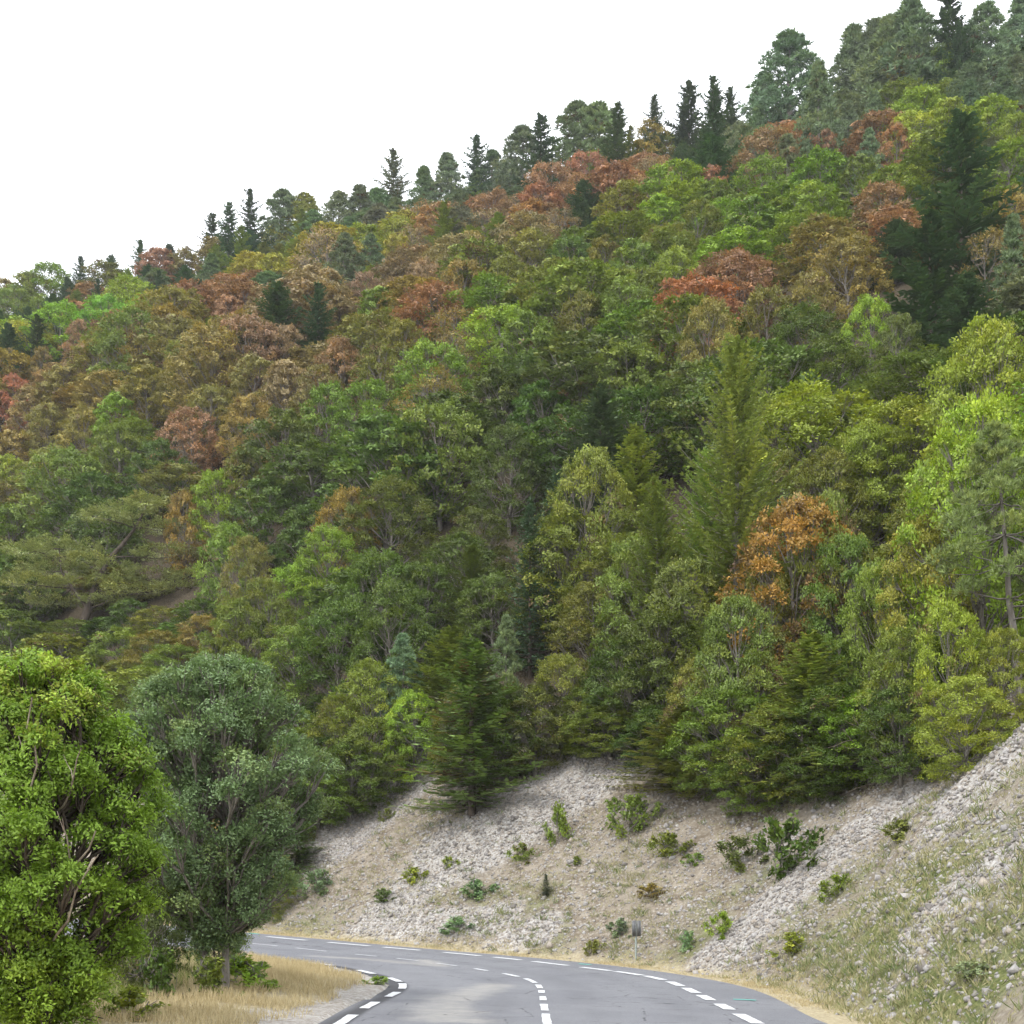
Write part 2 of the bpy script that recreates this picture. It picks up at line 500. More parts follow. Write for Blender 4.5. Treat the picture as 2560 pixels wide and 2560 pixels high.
# road sheet between inner and outer edges
def resample(C, n):
    L = np.concatenate([[0], np.cumsum(np.hypot(*np.diff(C, axis=0).T))])
    t = np.linspace(0, L[-1], n)
    return np.stack([np.interp(t, L, C[:, 0]), np.interp(t, L, C[:, 1])], 1)
def offset(C, d):
    T = unit(np.gradient(C, axis=0)); Nn = np.stack([T[:, 1], -T[:, 0]], 1)
    return C + Nn * d
R_IN = offset(C_INN, -.32)
def nearest_on(C, P):
    D = resample(C, 900)
    d = ((P[:, None] - D[None]) ** 2).sum(-1)
    return np.maximum.accumulate(d.argmin(1)), D
cenr = resample(C_CEN, 420)
ii, Din = nearest_on(R_IN, cenr); io, Dout = nearest_on(C_EDGE, cenr)
NA = 26
t = np.linspace(0, 1, NA)[None, :, None]
RP = Din[ii][:, None] * (1 - t) + Dout[io][:, None] * t
RZ = zroad(RP[..., 0], RP[..., 1])
RV = np.concatenate([RP, RZ[..., None]], -1).reshape(-1, 3)
i = np.arange(len(cenr) - 1)[:, None] * NA; j = np.arange(NA - 1)[None]
RF = np.stack([i + j, i + j + 1, i + NA + j + 1, i + NA + j], -1).reshape(-1, 4)
din = sdist(RV[:, 0], RV[:, 1], C_INN)
across = smooth(.36, .26, np.abs(din + .02)) * smooth(13, 18, RV[:, 1]) * smooth(44, 36, RV[:, 1])
dirt = np.zeros(len(RV))
for pts, w, k in [([(1060, 2400), (1100, 2415), (920, 2398), (780, 2390)], .40, .62), ([(1240, 2462), (1190, 2480), (1130, 2500), (1100, 2545)], .55, .6), ([(1150, 2530), (1080, 2548), (1180, 2552)], .6, .6), ([(1010, 2530), (1060, 2500), (1120, 2470)], .35, .35), ([(1290, 2500), (1270, 2535)], .3, .22)]:
    W = at_road(pts)
    for a, b in zip(W[:-1], W[1:]):
        s = b - a; tt = np.clip(((RV[:, 0] - a[0]) * s[0] + (RV[:, 1] - a[1]) * s[1]) / (s @ s), 0, 1)
        dd = np.hypot(RV[:, 0] - a[0] - tt * s[0], RV[:, 1] - a[1] - tt * s[1])
        dirt = np.maximum(dirt, k * smooth(w * 1.8, w * .2, dd))
dc = np.abs(sdist(RV[:, 0], RV[:, 1], C_CEN))
track = np.maximum(smooth(.42, .05, np.abs(dc - .85)), smooth(.42, .05, np.abs(dc - 2.45)))
road = link('road', mesh_from('road', RV, RF, {'across': across, 'dirt': dirt, 'track': track}, M_ROAD, True), kind='structure')

# painted dashes, each one a strip lying on the asphalt
def strip(C, a, b, w, mat, name):
    g_ = .07 * (b - a); a += g_; b -= g_
    L = np.concatenate([[0], np.cumsum(np.hypot(*np.diff(C, axis=0).T))])
    n = max(4, int((b - a) / .2) + 1)
    tt = np.linspace(a, b, n)
    P = np.stack([np.interp(tt, L, C[:, 0]), np.interp(tt, L, C[:, 1])], 1)
    T = unit(np.gradient(P, axis=0)); Nn = np.stack([T[:, 1], -T[:, 0]], 1)
    e = (RNG.random((n, 2)) - .5) * .02
    l = P - Nn * (w / 2 + e[:, :1]); r = P + Nn * (w / 2 + e[:, 1:])
    V = np.empty((2 * n, 3)); V[0::2, :2] = l; V[1::2, :2] = r
    V[:, 2] = zroad(V[:, 0], V[:, 1]) + .012
    k = np.arange(n - 1) * 2
    return link(name, mesh_from(name, V, np.stack([k, k + 1, k + 3, k + 2], 1), None, mat), road)
def arc_of(C, px):
    W = at_road([px])[0]
    L = np.concatenate([[0], np.cumsum(np.hypot(*np.diff(C, axis=0).T))])
    return L[((C - W) ** 2).sum(1).argmin()]
out_d = [((1905, 2562), (1835, 2535)), ((1845, 2527), (1780, 2509)), ((1795, 2504), (1740, 2489)), ((1752, 2484), (1705, 2470)), ((1715, 2467), (1667, 2454)), ((1672, 2452), (1618, 2441)), ((1612, 2439), (1545, 2429)), ((1530, 2428), (1450, 2418)), ((1425, 2415), (1340, 2404)), ((1315, 2402), (1226, 2392)), ((1196, 2390), (1098, 2381)), ((1065, 2378), (963, 2368)), ((930, 2367), (815, 2355)), ((775, 2352), (660, 2342)), ((632, 2339), (585, 2334)), ((540, 2330), (430, 2320))]
for a, b in out_d:
    strip(C_OUT, arc_of(C_OUT, a), arc_of(C_OUT, b), .24, M_WHITE, 'edge_dash')
cen_d = [((1368, 2565), (1363, 2536)), ((1362, 2527), (1360, 2511)), ((1359, 2503), (1357, 2490)), ((1356, 2485), (1354, 2475)), ((1353, 2471), (1348, 2462)), ((1342, 2458), (1312, 2446)), ((1298, 2443), (1255, 2433)), ((1230, 2429), (1180, 2421)), ((1156, 2417), (1096, 2409)), ((1060, 2404), (988, 2396)), ((948, 2393), (866, 2385)), ((826, 2379), (738, 2371)), ((690, 2366), (598, 2355))]
for q, (a, b) in enumerate(cen_d):
    strip(C_CEN, arc_of(C_CEN, a), arc_of(C_CEN, b), .14 if q < 8 else .11, M_WHITE if q < 8 else M_WHITE_WORN, 'centre_dash')
inn_d = [((838, 2570), (888, 2538)), ((910, 2523), (952, 2507)), ((970, 2495), (1000, 2482)), ((1005, 2475), (1022, 2460)), ((1003, 2456), (977, 2445)), ((935, 2435), (888, 2425)), ((828, 2415), (765, 2406))]
for a, b in inn_d:
    strip(C_INN, arc_of(C_INN, a), arc_of(C_INN, b), .17, M_WHITE, 'inner_dash')
for a, b in [((1895, 2502), (1828, 2499)), ((1480, 2413), (1445, 2410)), ((650, 2336), (620, 2333))]:
    A, B = at_road([a, b])
    strip(np.linspace(A, B, 12), 0, np.hypot(*(B - A)), .16, M_TEAL, 'teal_mark')

# ------------------------------------------------------------------ tree builders
UP = np.array([0., 0, 1])
def leaves_from_sprays(rng, C, A, Nn, Lw, nleaf, size, sv, wid=.45, aspect=.62, spread=1.0, droop=.12, jitn=.5):
    """C,A,Nn (n,3): origin, axis, normal of each spray; Lw (n,) its length"""
    n = len(C); m = nleaf
    B = unit(np.cross(Nn, A)); Nn = np.cross(A, B)
    t = rng.random((n, m)) ** .75
    w = (rng.random((n, m)) * 2 - 1) * wid * (1.15 - .75 * t)
    L = Lw[:, None]
    p = (C[:, None] + A[:, None] * (t * L)[..., None] + B[:, None] * (w * L)[..., None]
         + Nn[:, None] * ((rng.random((n, m)) - .5) * .22 * L)[..., None] - UP * (droop * t * t * L)[..., None])
    ang = np.sign(w) * rng.random((n, m)) * spread + (rng.random((n, m)) - .5) * .6
    ax = A[:, None] * np.cos(ang)[..., None] + B[:, None] * np.sin(ang)[..., None]
    ax = unit(ax + rng.normal(size=(n, m, 3)) * .25)
    nn = unit(Nn[:, None] + rng.normal(size=(n, m, 3)) * jitn)
    sd = unit(np.cross(nn, ax))
    s = (size * (.65 + .7 * rng.random((n, m))))[..., None]
    V = np.stack([p, p + ax * s * .5 + sd * s * aspect * .5, p + ax * s, p + ax * s * .5 - sd * s * aspect * .5], 2)
    k = n * m
    lv = np.clip(.5 * rng.random((n, 1)) + .5 * rng.random((n, m)), 0, 1)
    return V.reshape(-1, 3), np.arange(k * 4).reshape(k, 4), lv.ravel(), np.repeat(sv, m)

def blades(P, D, S, Lb, Wb):
    """kites: root P, direction D, side S, length, width"""
    Lb = np.asarray(Lb)[..., None]; Wb = np.asarray(Wb)[..., None]
    V = np.stack([P, P + D * Lb * .45 + S * Wb * .5, P + D * Lb, P + D * Lb * .45 - S * Wb * .5], -2)
    k = V.size // 12
    return V.reshape(-1, 3), np.arange(k * 4).reshape(k, 4)

def limb(bag, a, b, r0, r1, rng, sag=.12, n=5, sides=5):
    a = np.array(a, float); b = np.array(b, float)
    t = np.linspace(0, 1, n)[:, None]
    d = np.linalg.norm(b - a)
    mid = np.array([0, 0, -1.0]) * sag * d
    P = a * (1 - t) + b * t + mid * (4 * t * (1 - t)) + rng.normal(size=(n, 3)) * .03 * d * (t * (1 - t) * 4)
    bag.add(*tube(P, np.linspace(r0, r1, n), sides))
    return P

def broadleaf(seed, H=9., R=3.8, base=.16, nl=24, ns=26, nleaf=14, size=.24, lob=(.22, .36), up=.18, flat=.5, hmax=.40, low=.78, spray=(.75, 1.25), leafmat=None, bark=None, stems=1, trunk_r=.16, wid=.45, droop=.12, name='broadleaf', twigs=0, topturn=0.0, lean_k=.9, shingle=.6, ragged=(.75, 1.08), leafasp=.62):
    rng = np.random.default_rng(seed)
    zb = H * base; ch = H - zb
    hs = (np.arange(nl) + rng.random(nl)) / nl
    hs = hs ** .9
    ang = np.arange(nl) * 2.39996 + rng.random(nl) * .9
    rr = R * np.sqrt(np.clip(1 - ((hs - hmax) / (1.02 - hmax if True else .6)) ** 2, .03, 1)) * np.where(hs < hmax, low + (1 - low) * hs / hmax, 1)
    lr = R * rng.uniform(*lob, nl) * (1.05 - .35 * hs)
    rad = np.maximum(rr - lr * .85, 0) * rng.uniform(ragged[0], ragged[1], nl)
    C = np.stack([np.cos(ang) * rad, np.sin(ang) * rad, zb + hs * (ch - lr * .55) + lr * .1], 1)
    lc = np.repeat(C, ns, 0); lrr = np.repeat(lr, ns)
    n = nl * ns
    d = unit(rng.normal(size=(n, 3)))
    d[:, 2] = np.where(d[:, 2] < -.2, -d[:, 2], d[:, 2])
    rf = rng.uniform(.3, 1.0, n) ** .55
    p = lc + d * (lrr * rf)[:, None] * np.array([1, 1, flat])
    outw = unit(lc * np.array([1, 1, 0]) + 1e-3)
    A = unit(d * .8 + outw * .55 + UP * up + rng.normal(size=(n, 3)) * .25)
    Nn = unit(UP + d * .4 + rng.normal(size=(n, 3)) * .22)
    sh = rng.random(n) < shingle
    out_n = unit(d + outw * .35 + UP * .55 + rng.normal(size=(n, 3)) * .25)
    tang = unit(np.cross(out_n, rng.normal(size=(n, 3))) + UP * .25)
    tang = unit(tang - out_n * (tang * out_n).sum(1, keepdims=True) + out_n * .25)
    A = np.where(sh[:, None], tang, A); Nn = np.where(sh[:, None], out_n, Nn)
    lobv = np.repeat(rng.random(nl), ns)
    sv = np.clip(.62 * lobv + .38 * rng.random(n), 0, 1)
    if topturn: sv = np.clip((1 - topturn) * sv + topturn * (1.0 - (p[:, 2] - zb) / ch), 0, 1)
    V, Fq, lv, svv = leaves_from_sprays(rng, p - A * .3, A, Nn, rng.uniform(*spray, n) * R / 3.8, nleaf, size, sv, wid, droop=droop, jitn=.36, aspect=leafasp)
    crown = mesh_from(name + '_crown', V, Fq, {'lv': lv, 'sv': svv}, leafmat or M_LEAF)
    bag = Bag()
    for q in range(stems):
        lean = (rng.random(2) - .5) * (.25 if stems == 1 else lean_k) * R
        n_ = 9; tz = np.linspace(0, 1, n_)
        path = np.stack([lean[0] * tz ** 1.4 + rng.normal(size=n_) * .03 * R * tz, lean[1] * tz ** 1.4 + rng.normal(size=n_) * .03 * R * tz, -.4 + tz * (H * .86 + .4)], 1)
        if stems > 1: path[:, :2] += rng.normal(size=2) * .15
        bag.add(*tube(path, trunk_r * (1.25 - 1.12 * tz) * (1 if stems == 1 else .75), 8))
        for li in range(q, nl, stems):
            c = C[li]; k = np.searchsorted(path[:, 2], max(zb * .8, c[2] - .35 * R - .2 * ch))
            k = min(max(k, 2), n_ - 2)
            P = limb(bag, path[k], c, trunk_r * .42 * (1 - .6 * hs[li]), .02, rng, .06)
            for _ in range(3 + twigs):
                e = c + unit(rng.normal(size=3) + UP * .5) * lr[li] * .85
                limb(bag, P[3], e, .022, .007, rng, .03, 4, 3)
    trunk = bag.mesh(name + '_trunk', bark or M_BARK_GREY, True)
    return crown, trunk

def conifer(seed, H=12., R=2.6, base=.06, whorl=.42, nb=6, tw=11, twl=.42, tww=.13, droop=.28, tipup=.18, power=.85, rise=0.0, irregular=.18, bark=None, name='fir', leaf=None, fine=1):
    rng = np.random.default_rng(seed)
    z = H * base; bag = Bag()
    tz = np.linspace(0, 1, 10)
    path = np.stack([rng.normal(size=10) * .02 * tz, rng.normal(size=10) * .02 * tz, -.4 + tz * (H + .4)], 1)
    bag.add(*tube(path, .013 * H * (1.15 - 1.1 * tz), 7))
    P_, D_, S_, L_, W_, LV, SV = [], [], [], [], [], [], []
    a0 = rng.random() * 6
    while z < H * .985:
        h = z / H
        Lmax = R * (1 - h) ** power * (1 - .35 * max(0, (.14 - h) / .14)) + .12
        for b in range(nb):
            a = a0 + b * 2 * pi / nb + rng.normal() * .25
            L = Lmax * rng.uniform(1 - irregular * 1.8, 1 + irregular)
            if rng.random() < irregular * .35: L *= .55
            hd = np.array([math.cos(a), math.sin(a), 0.]); sd = np.array([-math.sin(a), math.cos(a), 0.])
            incl = rise + .55 * h ** 1.5 + rng.normal() * .07
            npt = max(3, int(tw * (.35 + .65 * L / R)))
            t = np.linspace(.12, 1, npt)
            dz = L * (incl * t - droop * (1 - .8 * h) * t ** 1.3 + tipup * t ** 3)
            pts = hd[None] * (t * L)[:, None] + UP * dz[:, None] + np.array([0, 0, z + rng.normal() * .06])
            bag.add(*tube(pts[::max(1, npt // 3)], np.linspace(.012 * H * (1 - h) * .25 + .008, .005, len(pts[::max(1, npt // 3)])), 3))
            tl = (twl * (.55 + .75 * (1 - t)) * min(1.25, .4 + L / R))
            br = rng.random()
            for side in (-1, 0, 1):
                for f_ in range(fine):
                    m = npt
                    jt = rng.normal(size=(m, 3)) * .18
                    fw = rng.uniform(.5, .95, m)[:, None]
                    Dd = unit(hd * (fw if side else 1.0) + sd * side * rng.uniform(.55, 1.0, m)[:, None] + UP * (tipup * t * .8 - .12 + .2 * h)[:, None] + jt)
                    nn = unit(UP + rng.normal(size=(m, 3)) * .35 - hd * .2)
                    P_.append(pts + rng.normal(size=(m, 3)) * .03); D_.append(Dd); S_.append(unit(np.cross(Dd, nn)))
                    L_.append(tl * rng.uniform(.7, 1.2, m) * (1 if side else .8)); W_.append(np.full(m, tww) * rng.uniform(.7, 1.3, m))
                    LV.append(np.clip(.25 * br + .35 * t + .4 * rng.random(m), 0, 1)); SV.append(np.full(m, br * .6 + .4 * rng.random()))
        a0 += .9
        z += whorl * (1.1 - .45 * h) * rng.uniform(.8, 1.2)
    # leader
    m = 8
    zz = np.linspace(H * .93, H * .995, m); an = rng.random(m) * 6
    Dd = unit(np.stack([np.cos(an) * .5, np.sin(an) * .5, np.ones(m)], 1))
    P_.append(np.stack([zz * 0, zz * 0, zz], 1)); D_.append(Dd); S_.append(unit(np.cross(Dd, UP + np.array([.3, .1, 0]))))
    L_.append(np.full(m, .35)); W_.append(np.full(m, .09)); LV.append(np.full(m, .6)); SV.append(np.full(m, .6))
    V, Fq = blades(np.concatenate(P_), np.concatenate(D_), np.concatenate(S_), np.concatenate(L_), np.concatenate(W_))
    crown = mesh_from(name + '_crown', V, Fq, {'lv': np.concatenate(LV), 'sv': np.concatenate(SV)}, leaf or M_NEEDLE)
    return crown, bag.mesh(name + '_trunk', bark or M_BARK_DARK, True)

def pine(seed, H=11., R=3.0, base=.22, nl=26, tufts=26, nb=9, bl=.34, bw=.045, name='pine', conic=.55, bark=None, trunk_lean=(0, 0), flat=.75, lob=(.26, .4)):
    rng = np.random.default_rng(seed)
    zb = H * base; ch = H - zb
    hs = (np.arange(nl) + rng.random(nl)) / nl
    ang = np.arange(nl) * 2.39996 + rng.random(nl)
    rr = R * np.clip((1 - hs) ** (.45 + .6 * conic), .05, 1) * np.minimum(1, .6 + hs * 2.2)
    lr = R * rng.uniform(*lob, nl) * (1.1 - .75 * hs)
    rad = np.maximum(rr - lr * .6, 0) * rng.uniform(.7, 1.1, nl)
    C = np.stack([np.cos(ang) * rad, np.sin(ang) * rad, zb + hs * (ch - lr * .5)], 1)
    C[:, 0] += trunk_lean[0] * C[:, 2] / H; C[:, 1] += trunk_lean[1] * C[:, 2] / H
    n = nl * tufts
    d = unit(rng.normal(size=(n, 3))); d[:, 2] = np.where(d[:, 2] < -.3, -d[:, 2], d[:, 2])
    p = np.repeat(C, tufts, 0) + d * (np.repeat(lr, tufts) * rng.uniform(.3, 1, n) ** .6)[:, None] * np.array([1, 1, flat])
    ax = unit(d * .6 + UP * .7 + rng.normal(size=(n, 3)) * .25)
    Dd = unit(ax[:, None] * 1.0 + rng.normal(size=(n, nb, 3)) * .55)
    S = unit(np.cross(Dd, unit(rng.normal(size=(n, nb, 3)))))
    V, Fq = blades(np.repeat(p[:, None], nb, 1), Dd, S, bl * rng.uniform(.7, 1.2, (n, nb)), bw * rng.uniform(.8, 1.3, (n, nb)))
    tv = rng.random((n, 1))
    lv = np.clip(.55 * tv + .45 * rng.random((n, nb)), 0, 1).ravel()
    sv = np.repeat(np.clip(.6 * np.repeat(rng.random(nl), tufts) + .4 * tv[:, 0], 0, 1), nb)
    crown = mesh_from(name + '_crown', V, Fq, {'lv': lv, 'sv': sv}, M_NEEDLE)
    bag = Bag(); tz = np.linspace(0, 1, 10)
    path = np.stack([trunk_lean[0] * tz + rng.normal(size=10) * .05 * tz, trunk_lean[1] * tz + rng.normal(size=10) * .05 * tz, -.4 + tz * (H * .95 + .4)], 1)
    bag.add(*tube(path, .017 * H * (1.1 - 1.0 * tz), 8))
    for li in range(nl):
        k = min(max(np.searchsorted(path[:, 2], C[li][2] - .12 * R), 1), 8)
        limb(bag, path[k], C[li], .03 * (1.2 - hs[li]), .01, rng, .05, 5, 4)
    for q in range(8):                                           # dead lower branches
        a = rng.random() * 6.28; zz = zb * rng.uniform(.45, 1.1); l = R * rng.uniform(.4, .95)
        k = np.array([trunk_lean[0] * zz / H, trunk_lean[1] * zz / H, zz])
        limb(bag, k, k + np.array([math.cos(a) * l, math.sin(a) * l, -.1 * l]), .025, .006, rng, .05, 4, 4)
    return crown, bag.mesh(name + '_trunk', bark or M_BARK_GREY, True)

# palette: leaf colours (linear), alpha = share of leaf sprays turned to autumn orange-brown
def s2l(r, g, b, a=0.0, k=1.0):
    f = lambda c: ((c / 255 + .055) / 1.055) ** 2.4 if c > 10 else c / 255 / 12.92
    return (f(r) * k, f(g) * k, f(b) * k, a)
PAL = {
    'G': (s2l(114, 135, 52), 'bright green'), 'g': (s2l(102, 118, 52, .06), 'mid green'), 'd': (s2l(82, 100, 48, .03), 'dark green'),
    'o': (s2l(110, 116, 54, .14), 'olive green'), 'y': (s2l(126, 143, 56, .04), 'yellow-green'), 'Y': (s2l(140, 138, 62, .14), 'yellowish'),
    'b': (s2l(126, 116, 68, .18), 'olive-brown'), 'r': (s2l(139, 109, 82, .12), 'rust-red'), 'O': (s2l(128, 116, 64, .26), 'orange-brown'),
    'p': (s2l(134, 117, 90, .12), 'pinkish brown'), 'k': (s2l(70, 91, 64, .0), 'dark green'), 'n': (s2l(102, 119, 88, .10), 'grey-green'),
    'u': (s2l(104, 126, 92, .02), 'blue-green'), 'l': (s2l(128, 144, 72, .0), 'light green'), 'm': (s2l(108, 122, 58, .08), 'mossy green'),
    'q': (s2l(114, 124, 54, .34), 'orange-tinged green'),
    'Q': (s2l(128, 112, 58, .42), 'orange'),
}
KIND = {'B': ('broadleaf_tree', 'broadleaf tree'), 'F': ('fir_tree', 'fir tree'), 'P': ('pine_tree', 'pine tree'), 'L': ('larch_tree', 'larch tree'), 'S': ('broadleaf_tree', 'sparse broadleaf tree')}

LIB = {'B': [], 'b': [], 'F': [], 'P': [], 'L': [], 'S': []}
for q in range(7):
    LIB['B'].append((*broadleaf(100 + q, R=3.6 + .4 * (q % 3), base=.03, nl=40 + q, ns=24, nleaf=15, size=.21, lob=(.2, .34), spray=(.5, .85), wid=.42, up=.15 + .1 * (q % 3), name='broadleaf'), 9., 7.0 + .8 * (q % 3)))
for q in range(5):                                               # finer ones for the nearest trees
    LIB['b'].append((*broadleaf(140 + q, base=.02, nl=56, ns=30, nleaf=18, size=.145, lob=(.17, .30), spray=(.55, .95), hmax=.36, name='near_broadleaf', twigs=2), 9., 7.0))
for q in range(2):
    LIB['S'].append((*broadleaf(170 + q, nl=26, ns=17, nleaf=9, size=.2, lob=(.2, .32), name='sparse_broadleaf', twigs=5), 9., 7.6))
for q in range(4):
    LIB['F'].append((*conifer(200 + q, R=3.0 + .35 * (q % 3), irregular=.2 + .06 * (q % 2), whorl=.34, tw=14, twl=.5, tww=.14, power=.8, droop=.22, tipup=.2, name='fir'), 12., 5.0 + .6 * (q % 3)))
for q in range(4):
    LIB['P'].append((*pine(300 + q, conic=.25 + .35 * (q % 3), base=.06, nl=38, tufts=40, nb=9, bl=.36, bw=.075, lob=(.3, .46), name='pine'), 11., 5.6))
for q in range(2):
    LIB['L'].append((*conifer(400 + q, H=13, R=3.4, base=.05, whorl=.30, nb=7, tw=18, twl=.30, tww=.07, droop=.2, tipup=.34, power=.72, rise=.1, irregular=.3, fine=3, name='larch', bark=M_BARK_GREY), 13., 6.8))

LIB['h'] = []
LIB['f'] = []
for q in range(4):
    LIB['f'].append((*conifer(240 + q, R=2.7, irregular=.34, whorl=.58, nb=5, tw=13, twl=.5, tww=.11, fine=2, power=.85, droop=.12, tipup=.26, rise=.05, name='tiered_fir'), 12., 4.7))
for q in range(5):
    LIB['h'].append((*broadleaf(450 + q, H=1.0, R=.55, base=.0, nl=16, ns=9, nleaf=13, size=.08, lob=(.1, .36), up=.7, flat=.9, hmax=.3, spray=(1.0, 2.8), ragged=(.3, 1.5), name='shrub', trunk_r=.012, stems=3, shingle=.15, wid=.3), 1.0, 1.0))
TREES = []          # every tree as a record, labels are worked out at the end
def put_tree(kind, colour, loc, H, W, label=None, lib=None, rot=None, alpha=None, rec=True):
    x, y, z = loc
    lib = lib or kind
    v = LIB[lib][int(RNG.integers(len(LIB[lib])))]
    crown, trunk, h0, w0 = v
    root = bpy.data.objects.new('beech_tree' if kind in 'BS' and colour in 'brOpoYqQ' else KIND[kind][0], None); COL.objects.link(root)
    root.empty_display_size = .5
    root.location = (x, y, z)
    root.rotation_euler = (0, 0, RNG.random() * 6.283 if rot is None else rot)
    root.scale = (W / w0, W / w0, H / h0)
    t = link('trunk', trunk, root); c = link('crown', crown, root)
    col = np.array(PAL[colour][0])
    j = 1 + RNG.normal(size=3) * np.array([.07, .06, .07]); bri = 1 + RNG.normal() * .09
    c.color = (*np.clip(col[:3] * j * bri * LEAF_GAIN, .01, .5), float(np.clip((col[3] if alpha is None else alpha) + RNG.normal() * .05, 0, .95)))
    root['category'] = 'tree'
    if rec:
        TREES.append(dict(o=root, kind=kind, col=colour, p=np.array([x, y, z]), H=H, W=W, label=label))
    return root
LEAF_GAIN = 1.2

# species, colour, apex (in a 1932-px picture), options: w = crown width px, h = height m, b = row of the foot
SPEC = '''
5,530,B,b 60,515,B,g 95,498,B,G 152,482,F,k,h5 200,495,B,o 265,450,F,k,h7 300,470,B,r 350,470,B,b 400,400,F,k 432,382,F,k 472,320,F,k,w85
455,425,F,m 535,360,P,n 575,365,P,m 640,362,P,n 680,350,P,n 742,265,F,n,w95 800,315,P,n 845,290,P,n 900,245,F,k,w95 930,285,P,k 985,240,P,n 1020,215,F,k
1090,195,P,n 1130,195,P,n 1165,192,F,k 1235,135,F,k,w80 1345,65,F,k,w100 1300,150,F,k,w110 1378,150,F,k,w80 1440,95,P,n,w110 1545,20,P,n,w130 1490,60,P,n
1610,50,P,n 1680,30,P,n 1720,0,P,n 1790,-50,F,k,w140 1860,-40,P,n,w150 1925,-60,P,n,w150 1740,10,P,n,w130 1690,50,P,n,w110 1830,20,P,n,w130 1900,40,P,n,w130 1780,50,B,g,w110 1660,70,B,o,w100 1650,40,P,n
400,480,P,n,w100 520,428,B,y,w90 520,480,B,Y,w90 590,395,P,n,w100 650,440,P,n,w130 700,440,P,n,w90 570,395,F,m,w70 430,555,B,r,w70 600,530,F,k,w110 300,508,F,k,w60
185,520,F,k,w50 125,520,F,k,w50 70,590,F,k,w90 80,650,B,O,w50 150,600,B,r,w70 30,545,B,g 200,560,B,y 250,590,B,o 330,600,B,b 400,620,B,b 470,600,B,p
540,610,B,p,w110 640,640,B,r,w110 720,545,B,o,w120 690,515,B,p,w90 780,425,S,p,w80 750,440,B,Y,w70 838,378,F,m,w95 800,490,B,p,w100 905,345,B,G,w70 970,312,B,G,w70
960,290,B,r,w80 1040,312,B,r,w120 1110,290,B,r,w110 1160,282,B,O,w80 930,362,B,r,w110 1020,350,B,r,w110 1060,395,S,p,w90 1190,215,F,m,w65 1230,190,B,O,w90 1225,265,B,o,w90
1250,235,B,o,w80 1290,200,F,k,w80 1350,160,F,k,w90 1430,200,P,n,w110 1480,180,P,n,w90 1540,120,P,k,w110 1600,190,P,n,w110 1650,170,P,n,w90 1700,110,P,n,w100 1760,80,P,n,w100
1830,150,P,n,w110 1895,130,P,n,w110 1485,250,P,n,w90 1560,245,B,r,w60 1690,230,B,r,w70 1810,40,F,k,w110 1640,240,P,n,w80 1700,60,B,Y,w60 1755,130,B,O,w60
1340,312,B,r,w80 1350,340,B,g,w110 1440,300,B,G,w140 1540,288,B,G,w150 1620,295,B,g,w100 1720,212,B,y,w120 1790,188,B,y,w110 1870,185,B,y,w120 1915,215,B,G,w100
1812,210,F,k,w265,b590 1755,400,F,k,w230,b720 1660,340,B,r,w125 1180,350,B,o,w130 1245,372,B,G,w110 1320,380,B,g,w110 1420,372,B,g,w130 1530,350,B,G,w150 1000,440,B,o,w150
1080,450,B,d,w120 1140,445,B,o,w90 960,485,B,o,w130 880,490,B,O,w120 1200,455,B,g,w120 1275,465,B,G,w120 1395,480,B,r,w150 1600,450,B,O,w170 1535,510,B,O,w130
1860,430,S,O,w110 1912,400,P,n,w110 1912,350,B,O,w80 1340,570,B,O,w130,h8 1450,540,B,o,w130 1520,580,B,d,w190 1640,560,B,y,w80 1695,590,B,d,w110 1180,525,B,g,w130
1100,545,B,o,w120 1000,590,B,g,w150 860,620,S,b,w100 820,645,B,G,w170 760,600,B,o,w120 720,650,B,o,w130 620,720,B,g,w120 700,722,B,g,w170 830,765,B,o,w230 940,690,B,d,w140
1180,645,B,m,w200 1390,640,L,l,w310,h14 1570,640,B,d,w200 220,740,B,G,w100 160,770,B,b,w110 90,760,B,b,w110 30,705,B,r,w80 60,730,B,p,w100 280,690,B,b,w120
345,680,B,b,w120 400,725,B,b,w120 470,745,B,b,w120 360,770,B,p,w140 535,780,B,d,w200 460,850,B,o,w110 130,850,B,g,w200 230,800,B,o,w140 20,860,B,y,w100 300,835,B,d,w130
410,885,B,G,w120 350,925,B,O,w90 655,920,B,O,w130,h7 600,690,B,b,w120 540,680,B,p,w120 480,670,B,b,w110 420,660,B,b,w110 350,640,B,o,w110 270,630,B,O,w110 180,640,B,o,w110 120,690,B,b,w110
620,985,B,G,w140 430,985,B,g,w130 20,950,B,g,w150 60,1040,B,d,w150 500,900,B,d,w150 740,905,B,d,w180 560,1060,B,G,w130,b1230 500,1090,B,g,w130 720,1040,B,d,w190 470,1010,B,o,w110
890,1030,L,m,w150,b1230 1000,930,F,k,w90 1050,880,F,k,w90 960,800,B,d,w150 1020,720,B,d,w150 1112,850,B,o,w64,h9 1080,960,B,o,w220 1200,800,F,m,w190 1240,900,L,m,w190 1330,840,L,l,w170
1420,820,L,l,w150 1300,1050,B,m,w190 1210,1010,B,m,w190 1390,1120,B,m,w170 1120,1100,B,o,w170,b1310
'''
